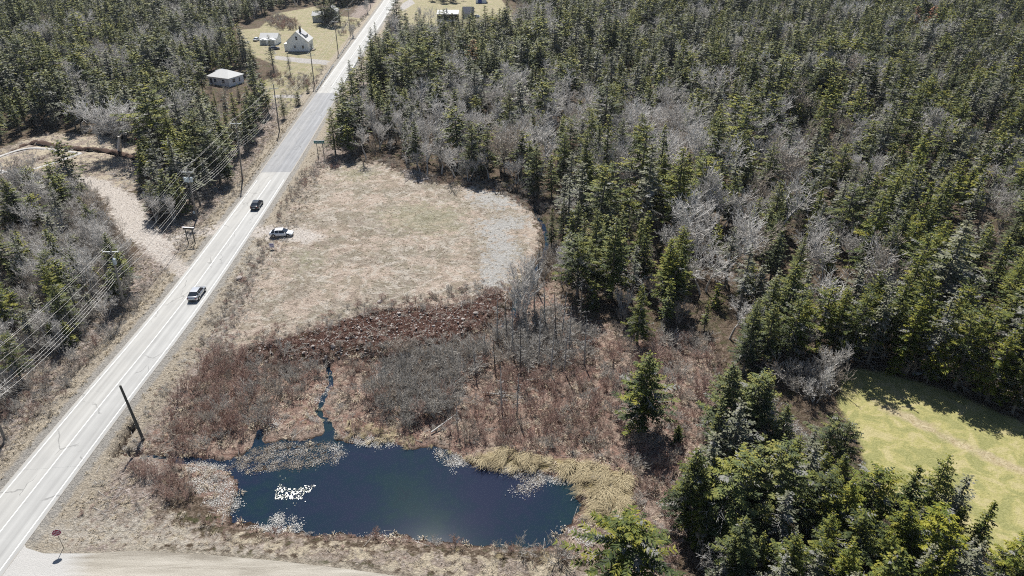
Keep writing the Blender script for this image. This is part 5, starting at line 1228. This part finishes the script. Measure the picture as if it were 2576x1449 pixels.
# ------------------------------------------------------------------ cars
def make_car(label, x, y, z, rz, mat, sc=1.0, suv=False):
    o = empty('car', (x, y, z), rz); o.scale = (sc,) * 3; tag(o, label, 'car')
    # body: loft of rings; x forward
    st = [(-2.34, .62, .50, .70), (-2.28, .80, .36, .93), (-1.95, .88, .27, 1.0), (-1.2, .91, .24, 1.0), (0, .91, .24, .97), (.9, .91, .24, .96), (1.35, .90, .25, .92), (1.95, .86, .28, .80), (2.22, .76, .34, .68), (2.32, .58, .42, .58)]
    V = []
    for X_, w, zb, zt in st:
        V += [(X_, -w * .86, zb), (X_, -w, zb + .14), (X_, -w * 1.0, zb + (zt - zb) * .55), (X_, -w * .93, zt - .05), (X_, -w * .70, zt), (X_, w * .70, zt), (X_, w * .93, zt - .05), (X_, w, zb + (zt - zb) * .55), (X_, w, zb + .14), (X_, w * .86, zb)]
    F = [(i * 10 + k, i * 10 + (k + 1) % 10, (i + 1) * 10 + (k + 1) % 10, (i + 1) * 10 + k) for i in range(len(st) - 1) for k in range(10)] + [tuple(range(10))[::-1], tuple(range(len(st) * 10 - 10, len(st) * 10))]
    mb = MB(); mb.add(V, F); b = mb.build('body', M[mat], o, smooth=True)
    cs = [(-1.95, .70, .99, .0), (-1.15, .58, 1.40, 0), (-.5, .60, 1.46, 0), (.40, .60, 1.44, 0), (1.25, .74, .93, 0)]
    C = [((X_, -w - (.12 if i in (0, 4) else 0), zz), (X_, w + (.12 if i in (0, 4) else 0), zz)) for i, (X_, w, zz, _) in enumerate(cs)]
    base = [((X_, -.84, .93), (X_, .84, .93)) for X_ in (-1.95, -1.15, -.5, .40, 1.25)]
    mb = MB(); mb.add([C[0][0], C[0][1], C[1][1], C[1][0]], [(0, 1, 2, 3)]); mb.build('rear_window', M['glass'], o)
    mb = MB(); mb.add([C[3][0], C[3][1], C[4][1], C[4][0]], [(0, 1, 2, 3)]); mb.build('windscreen', M['glass'], o)
    mb = MB(); V = [C[1][0], C[1][1], C[2][0], C[2][1], C[3][0], C[3][1]]; V2 = [(a, b_ * 1.04, c + .03) for a, b_, c in V]; mb.add(V2, [(0, 1, 3, 2), (2, 3, 5, 4)]); mb.build('roof', M[mat], o, smooth=True)
    for sd in (0, 1):
        mb = MB(); s = 1 if sd else -1
        P = [(-1.9, s * .84, .97), (-1.12, s * .61, 1.41), (.40, s * .62, 1.44), (1.20, s * .84, .93)]; mb.add(P, [(0, 1, 2, 3)]); mb.build('side_window', M['glass'], o)
        mb = MB()
        for xa, xb in ((-.42, -.32), (-1.22, -1.05)): mb.add([(xa, s * .875, .94), (xb, s * .875, .94), (xb + .02, s * .64, 1.45), (xa + .02, s * .64, 1.44)], [(0, 1, 2, 3)])
        mb.build('pillars', M[mat], o)
        mb = MB(); mb.box(.92, s * .99, .98, .14, .2, .13); mb.build('mirror', M[mat], o)
        mb = MB(); mb.box(2.17, s * .62, .60, .2, .30, .12); mb.build('headlight', M['lamp_white'], o); mb = MB(); mb.box(-2.27, s * .66, .76, .1, .30, .14); mb.build('tail_light', M['lamp_red'], o)
        for xw in (-1.42, 1.42):
            mb = MB(); mb.tube((xw, s * .72, .33), (xw, s * .935, .33), .33, .33, 18); t = mb.build('wheel', M['rubber'], o); mb = MB(); mb.tube((xw, s * .90, .33), (xw, s * .945, .33), .22, .20, 12); mb.build('rim', M['rim'], t)
            mb = MB(); mb.tube((xw, s * .85, .38), (xw, s * .925, .38), .40, .40, 16); mb.build('wheel_arch', M['car_trim'], o)
    mb = MB(); mb.box(2.30, 0, .40, .08, 1.1, .14); mb.box(-2.31, 0, .40, .08, 1.2, .12); mb.build('bumper_trim', M['car_trim'], o)
    mb = MB(); mb.box(-2.345, 0, .62, .03, .45, .14); mb.build('number_plate', M['plate'], o)
    return o
def rdir(px, py, a=(0, 0)):
    x, y = G(px, py); i = np.argmin(np.hypot(ROAD_S[:, 0] - x, ROAD_S[:, 1] - y)); d = ROAD_S[min(i + 2, len(ROAD_S) - 1)] - ROAD_S[max(i - 2, 0)]; return x, y, math.atan2(d[1], d[0])
x, y, a = rdir(497, 744); make_car('silver sedan driving away along the road, nearer of the two', x, y, .01, a, 'car_silver')
x, y, a = rdir(647, 520); make_car('black sedan driving away along the road, farther of the two', x, y, .01, a, 'car_black')
x, y = G(709, 592, -.3); make_car('white sedan parked on the bare ground at the entrance of the pale lot', x, y, hz(x, y) + .02, R(3), 'car_white')
x, y = G(690, 124, -.2); make_car('dark blue car parked before the small white garage', x, y, hz(x, y), R(30), 'car_blue')
x, y = G(647, 101, -.2); make_car('pale car half hidden left of the small white garage', x, y, hz(x, y), R(75), 'car_white')
x, y = G(1197, 44, -.2); make_car('white car beside the slate-roofed shed at the top', x, y, hz(x, y), R(170), 'car_white')
x, y = G(1215, 72, -.2); make_car('white car on the grass behind small spruces, left of the far pair', x, y, hz(x, y), R(10), 'car_white')
x, y = G(1248, 72, -.2); make_car('silver car on the grass at the far wood edge, right of the pair', x, y, hz(x, y), R(-5), 'car_silver')

# ------------------------------------------------------------------ houses
def window(parent, x, y, z, w, h, rz=0, frame='white_paint'):
    """window in the local wall plane; rz 0 faces -y, pi/2 faces +x"""
    c, s = math.cos(rz), math.sin(rz)
    mb = MB(); t = .08
    for dx, dz, sx, sz in ((0, h / 2 + t / 2, w + 2 * t, t), (0, -h / 2 - t / 2, w + 2 * t, t), (-w / 2 - t / 2, 0, t, h), (w / 2 + t / 2, 0, t, h), (0, 0, w, .05)):
        mb.box(x + dx * c + .045 * s, y + dx * s - .045 * c, z + dz, sx, .09, sz, rz=rz)
    f = mb.build('window', M[frame], parent); mb = MB(); mb.box(x + .02 * s, y - .02 * c, z, w, .03, h, rz=rz); mb.build('pane', M['glass'], f)
def gable(o, W, L, eave, ridge, wallm, roofm, x=0, y=0, axis='y', over=.35, names=('wall', 'roof'), z0=0):
    """gable block centred at (x, y), ridge along axis; W across the ridge"""
    mb = MB(); a, b = W / 2, L / 2
    def tr(p, q, z): return (x + p, y + q, z + z0) if axis == 'y' else (x + q, y - p, z + z0)
    V = [tr(-a, -b, 0), tr(a, -b, 0), tr(a, -b, eave), tr(0, -b, ridge), tr(-a, -b, eave), tr(-a, b, 0), tr(a, b, 0), tr(a, b, eave), tr(0, b, ridge), tr(-a, b, eave)]
    mb.add(V, [(0, 1, 2, 3, 4), (9, 8, 7, 6, 5), (1, 6, 7, 2), (0, 4, 9, 5), (0, 5, 6, 1)]); wl = mb.build(names[0], M[wallm], o)
    sl = (ridge - eave) / a; t = .14; mb = MB(); ee = eave - sl * over
    pr = [(-a - over, ee), (0, ridge), (a + over, ee), (a + over, ee + t), (0, ridge + t), (-a - over, ee + t)]
    V = [tr(p, -b - over, z + .02) for p, z in pr] + [tr(p, b + over, z + .02) for p, z in pr]
    mb.add(V, [(0, 1, 4, 5), (1, 2, 3, 4), (6, 11, 10, 7), (7, 10, 9, 8), (0, 5, 11, 6), (5, 4, 10, 11), (4, 3, 9, 10), (3, 2, 8, 9), (1, 0, 6, 7), (2, 1, 7, 8)]); rf = mb.build(names[1], M[roofm], o)
    return wl, rf
# white gabled house
x, y = G(751, 130, -.2); L_ = 8.2; o = empty('house', (x, y + L_ / 2, hz(x, y + L_ / 2) - .1), 0); tag(o, 'white gabled house with a chimney and dormer on the lawn left of the road', 'house')
wl, rf = gable(o, 8.8, L_, 4.3, 8.2, 'white_paint', 'roof_light')
mb = MB(); mb.box(.9, -.6, 8.4, .7, .7, 2.6); ch = mb.build('chimney', M['brick'], rf); mb = MB(); mb.box(.9, -.6, 9.75, .85, .85, .12); mb.build('cap', M['brick'], ch)
mb = MB(); mb.add([(1.0, -1.9, 7.6), (3.3, -1.9, 5.35), (3.3, -1.9, 6.4), (1.0, 1.9, 7.6), (3.3, 1.9, 5.35), (3.3, 1.9, 6.4)], [(0, 1, 2), (3, 5, 4), (1, 4, 5, 2), (0, 2, 5, 3), (0, 3, 4, 1)]); mb.build('dormer', M['roof_grey'], o)
window(o, -.1, -L_ / 2, 5.6, .8, 1.35); window(o, -1.2, -L_ / 2, 2.2, .8, 1.0); window(o, 2.2, -L_ / 2, 2.1, .9, 1.2); window(o, 4.4, -1.5, 2.2, .9, 1.2, math.pi / 2); window(o, 4.4, 2.0, 2.2, .9, 1.2, math.pi / 2)
mb = MB(); mb.box(0, -L_ / 2 - .02, .22, 8.9, .1, .45); mb.build('foundation', M['concrete'], o)
mb = MB(); mb.box(-5.4, 0.5, 1.4, 2.0, 4.5, 2.8); an = mb.build('annex', M['white_paint'], o); mb = MB(); mb.box(-5.4, .5, 2.88, 2.3, 4.9, .12); mb.build('annex_roof', M['roof_light'], an)
mb = MB(); mb.box(5.3, -1.0, .35, 1.8, 2.6, .6); mb.build('porch', M['wood'], o); mb = MB(); mb.box(4.46, .3, 1.5, .08, .95, 2.0); mb.build('door', M['door_dark'], o)
# white garage
x, y = G(677, 111, -.2); o = empty('garage', (x, y + 3, hz(x, y) - .1), 0); tag(o, 'low white garage with a pale roof and twin doors beside the trees', 'garage')
gable(o, 6.0, 7.4, 2.7, 4.3, 'white_paint', 'roof_light', axis='x')
for dx in (-1.75, 1.75):
    mb = MB(); mb.add([(dx - 1.65, -4.9, 0), (dx + 1.65, -4.9, 0), (dx + 1.65, -4.9, 2.3), (dx, -4.9, 2.75), (dx - 1.65, -4.9, 2.3), (dx - 1.65, -3.02, 0), (dx + 1.65, -3.02, 0), (dx + 1.65, -3.02, 2.4), (dx, -3.02, 2.9), (dx - 1.65, -3.02, 2.4)], [(0, 1, 2, 3, 4), (1, 6, 7, 2), (0, 4, 9, 5), (4, 3, 8, 9), (3, 2, 7, 8)]); b_ = mb.build('bay', M['white_paint'], o)
    mb = MB(); mb.box(dx, -4.93, 1.05, 2.5, .06, 2.0); mb.build('door', M['grey_siding'], b_)
# hip-roofed white house among trees
x, y = G(562, 214, -.2); o = empty('bungalow', (x, y + 3.4, hz(x, y + 3) - .1), R(-24)); tag(o, 'white bungalow with a pale hipped roof half hidden among the roadside trees', 'house')
mb = MB(); mb.box(0, 0, 1.55, 9.4, 7.2, 3.1); mb.build('wall', M['white_paint'], o)
mb = MB(); mb.add([(-5.1, -4, 3.0), (5.1, -4, 3.0), (5.1, 4, 3.0), (-5.1, 4, 3.0), (-1.5, 0, 5.0), (1.5, 0, 5.0)], [(0, 1, 5, 4), (1, 2, 5), (2, 3, 4, 5), (3, 0, 4), (0, 3, 2, 1)]); rf = mb.build('roof', M['roof_light'], o)
window(o, 4.7, -1.2, 1.8, 1.3, 1.2, math.pi / 2); window(o, 4.7, 1.5, 1.6, .7, 1.3, math.pi / 2); window(o, -1.5, -3.6, 1.8, 1.2, 1.1); window(o, 2.2, -3.6, 1.8, 1.2, 1.1)
mb = MB(); mb.box(-3.4, -3.64, 1.3, .95, .08, 2.0); mb.build('door', M['door_dark'], o)
mb = MB(); mb.add([(-3.9, -3.7, .9), (-3.8, -3.7, .9), (-3.8, -5.3, .05), (-3.9, -5.3, .05), (-3.0, -3.7, .9), (-2.9, -3.7, .9), (-2.9, -5.3, .05), (-3.0, -5.3, .05)], [(0, 1, 2, 3), (4, 5, 6, 7)]); mb.box(-3.4, -4.2, .5, .95, .9, .08); mb.build('steps', M['white_paint'], o)
gable(o, 3.0, 3.4, 2.6, 3.7, 'white_paint', 'roof_grey', x=-5.6, y=3.2, axis='y', over=.25, names=('wing', 'wing_roof')); window(o, -5.6, 1.5, 1.6, .9, 1.0)
# grey house behind the big spruces
x, y = G(797, 57, -.2); o = empty('house', (x + 2.8, y + 3, hz(x, y) - .1), 0); tag(o, 'grey house with a white-framed window half hidden behind dark spruces', 'house')
gable(o, 5.6, 6.4, 3.4, 5.0, 'grey_siding', 'roof_light', axis='x', x=-1.6); gable(o, 6.0, 6.0, 5.2, 7.4, 'grey_siding', 'roof_grey', axis='y', x=4.4, y=1.6, names=('main_wall', 'main_roof')); window(o, -2.6, -2.8, 2.0, .9, 1.3)
# dark two-storey house
x, y = G(1126, 67, -.2); o = empty('house', (x, y + 5, hz(x, y) - .1), 0); tag(o, 'dark brown flat-roofed house with a pale roof edge and chimney at the top', 'house')
mb = MB(); mb.box(0, 0, 2.7, 10.2, 6, 5.4); mb.build('wall', M['dark_siding'], o)
mb = MB(); mb.add([(-5.4, -3.3, 5.3), (5.4, -3.3, 5.3), (5.4, 3.3, 6.3), (-5.4, 3.3, 6.3), (-5.4, -3.3, 5.5), (5.4, -3.3, 5.5), (5.4, 3.3, 6.5), (-5.4, 3.3, 6.5)], [(0, 1, 5, 4), (1, 2, 6, 5), (2, 3, 7, 6), (3, 0, 4, 7), (4, 5, 6, 7), (3, 2, 1, 0)]); rf = mb.build('roof', M['roof_light'], o)
mb = MB(); mb.box(-.6, .5, 6.8, .7, .7, 1.8); mb.build('chimney', M['stone_chim'], rf)
mb = MB(); mb.box(-.3, -4.2, 1.2, 7.0, 2.4, 2.4); pr_ = mb.build('porch', M['brown_siding'], o); mb = MB(); mb.box(-.3, -4.25, 2.5, 7.4, 2.7, .14); mb.build('porch_roof', M['roof_light'], pr_)
for dx in (-3.5, -1.2, 1.2, 3.5): window(o, dx, -3.0, 3.9, 1.1, 1.2, frame='dark_siding')
# slate shed
x, y = G(1178, 46, -.2); o = empty('shed', (x, y + 2.6, hz(x, y) - .1), 0); tag(o, 'square grey shed with a slate roof right of the dark house', 'shed')
gable(o, 5.0, 5.6, 2.8, 5.6, 'grey_siding', 'roof_lav', axis='x', over=.2); mb = MB(); mb.box(1.5, -2.53, 1.2, .8, .06, 1.9); mb.build('door', M['door_dark'], o)
x, y = G(1210, 7, -.2); o = empty('workshop', (x, y + 3, hz(x, y) - .1), 0); tag(o, 'white building with a tall blue door cut by the top edge', 'building')
gable(o, 6.2, 7, 4.0, 5.5, 'white_paint', 'roof_light', axis='y'); mb = MB(); mb.box(-.6, -3.54, 1.5, 2.2, .08, 3.0); mb.build('door', M['door_blue'], o)
# orange dead-leaved bushes in the wood
for i, (px, py, lb) in enumerate([(1466, 366, 'orange dead-leaved bush in the grey wood behind the lot'), (1592, 470, 'small orange bush among bare trees')][:1]):
    x, y = G(px, py, 1.0); q = np.random.default_rng(i); n = 260; c = q.normal(size=(n, 3)) * [1.3, 1.0, .35] + [0, 0, .9]; d = q.normal(size=(n, 3)); d /= np.linalg.norm(d, axis=1)[:, None]; e = np.cross(d, q.normal(size=(n, 3))); e /= np.linalg.norm(e, axis=1)[:, None]
    V = np.stack([c - d * .16, c + e * .1, c + d * .16, c - e * .1], 1).reshape(-1, 3); a = new_mesh('leaves', V, np.arange(n * 4).reshape(-1, 4), [M['orange_leaf']], None, {'tint': ('FACE', rt(n))})
    o = empty('bush', (x, y, hz(x, y) + .5)); tag(o, lb, 'bush'); link('leaves', a, o); b_ = SHRUB['brown'][0]; k = link('stems', b_[1], o); k.scale = (.7, .7, .5)
# cone-shaped tree beside the pole is a young spruce already placed; add its neighbour

# ------------------------------------------------------------------ footings, spoil ridges of the dug clearing
def ridge(name, line, w, h, mat, seed, label=None, flat=False):
    P = smooth_line(line, 1.0) if len(line) > 2 else np.array([line[0] + (line[-1] - line[0]) * t for t in np.linspace(0, 1, 30)])
    T = np.gradient(P, axis=0); T /= np.linalg.norm(T, axis=1)[:, None]; N = np.stack([T[:, 1], -T[:, 0]], 1); q = np.random.default_rng(seed); n = len(P); Z = heights(P[:, 0], P[:, 1])
    offs = [-1, -.55, 0, .55, 1]; hh = [-.3, .75, 1, .7, -.3] if not flat else [-1, 1, 1, 1, -1]; V = []
    for o, k in zip(offs, hh):
        jw = w * o * (np.ones(n) if flat else 1 + q.normal(size=n) * .25); jz = h * k * (1 if flat else q.uniform(.3, 1.5, n))
        zz = (Z.mean() + .12 if flat else Z); V.append(np.column_stack([P + N * jw[:, None], np.broadcast_to(zz + jz, (n,))]))
    V = np.concatenate(V); F = np.array([[a * n + i, (a + 1) * n + i, (a + 1) * n + i + 1, a * n + i + 1] for a in range(4) for i in range(n - 1)])
    o = link(name, new_mesh(name, V, F, [M[mat]]))
    if label: tag(o, label, 'footing')
    else: tag(o, kind='structure')
M['footing'] = plain('pale_new_concrete', (.40, .39, .375), .9, var=.06)
for i, (ln, lb) in enumerate(zip(CONC, ['pale concrete footing strip along the rear of the dug site', 'pale concrete footing strip along the front of the dug site', 'short concrete footing at the left picture edge'])):
    ridge('concrete_footing', ln, .42, .08, 'footing', 900 + i, lb, True)
for i, ln in enumerate(TRENCH):
    sh = ln + np.array([0.2, .9]); ridge('spoil_ridge', sh, .75, .45, 'soil', 910 + i)
# ------------------------------------------------------------------ the air
t = NT('haze_air'); pv = t.n('ShaderNodeVolumePrincipled'); pv.inputs['Color'].default_value = (.80, .88, 1.0, 1); pv.inputs['Density'].default_value = .00005; pv.inputs['Anisotropy'].default_value = .3
t.l(pv.outputs[0], t.out.inputs['Volume'])
mb = MB(); mb.box(0, 700, 33, 3400, 1800, 74); hz_o = mb.build('haze', t.m); tag(hz_o, 'thin pale haze in the air over the whole valley', 'haze', None, 'stuff')
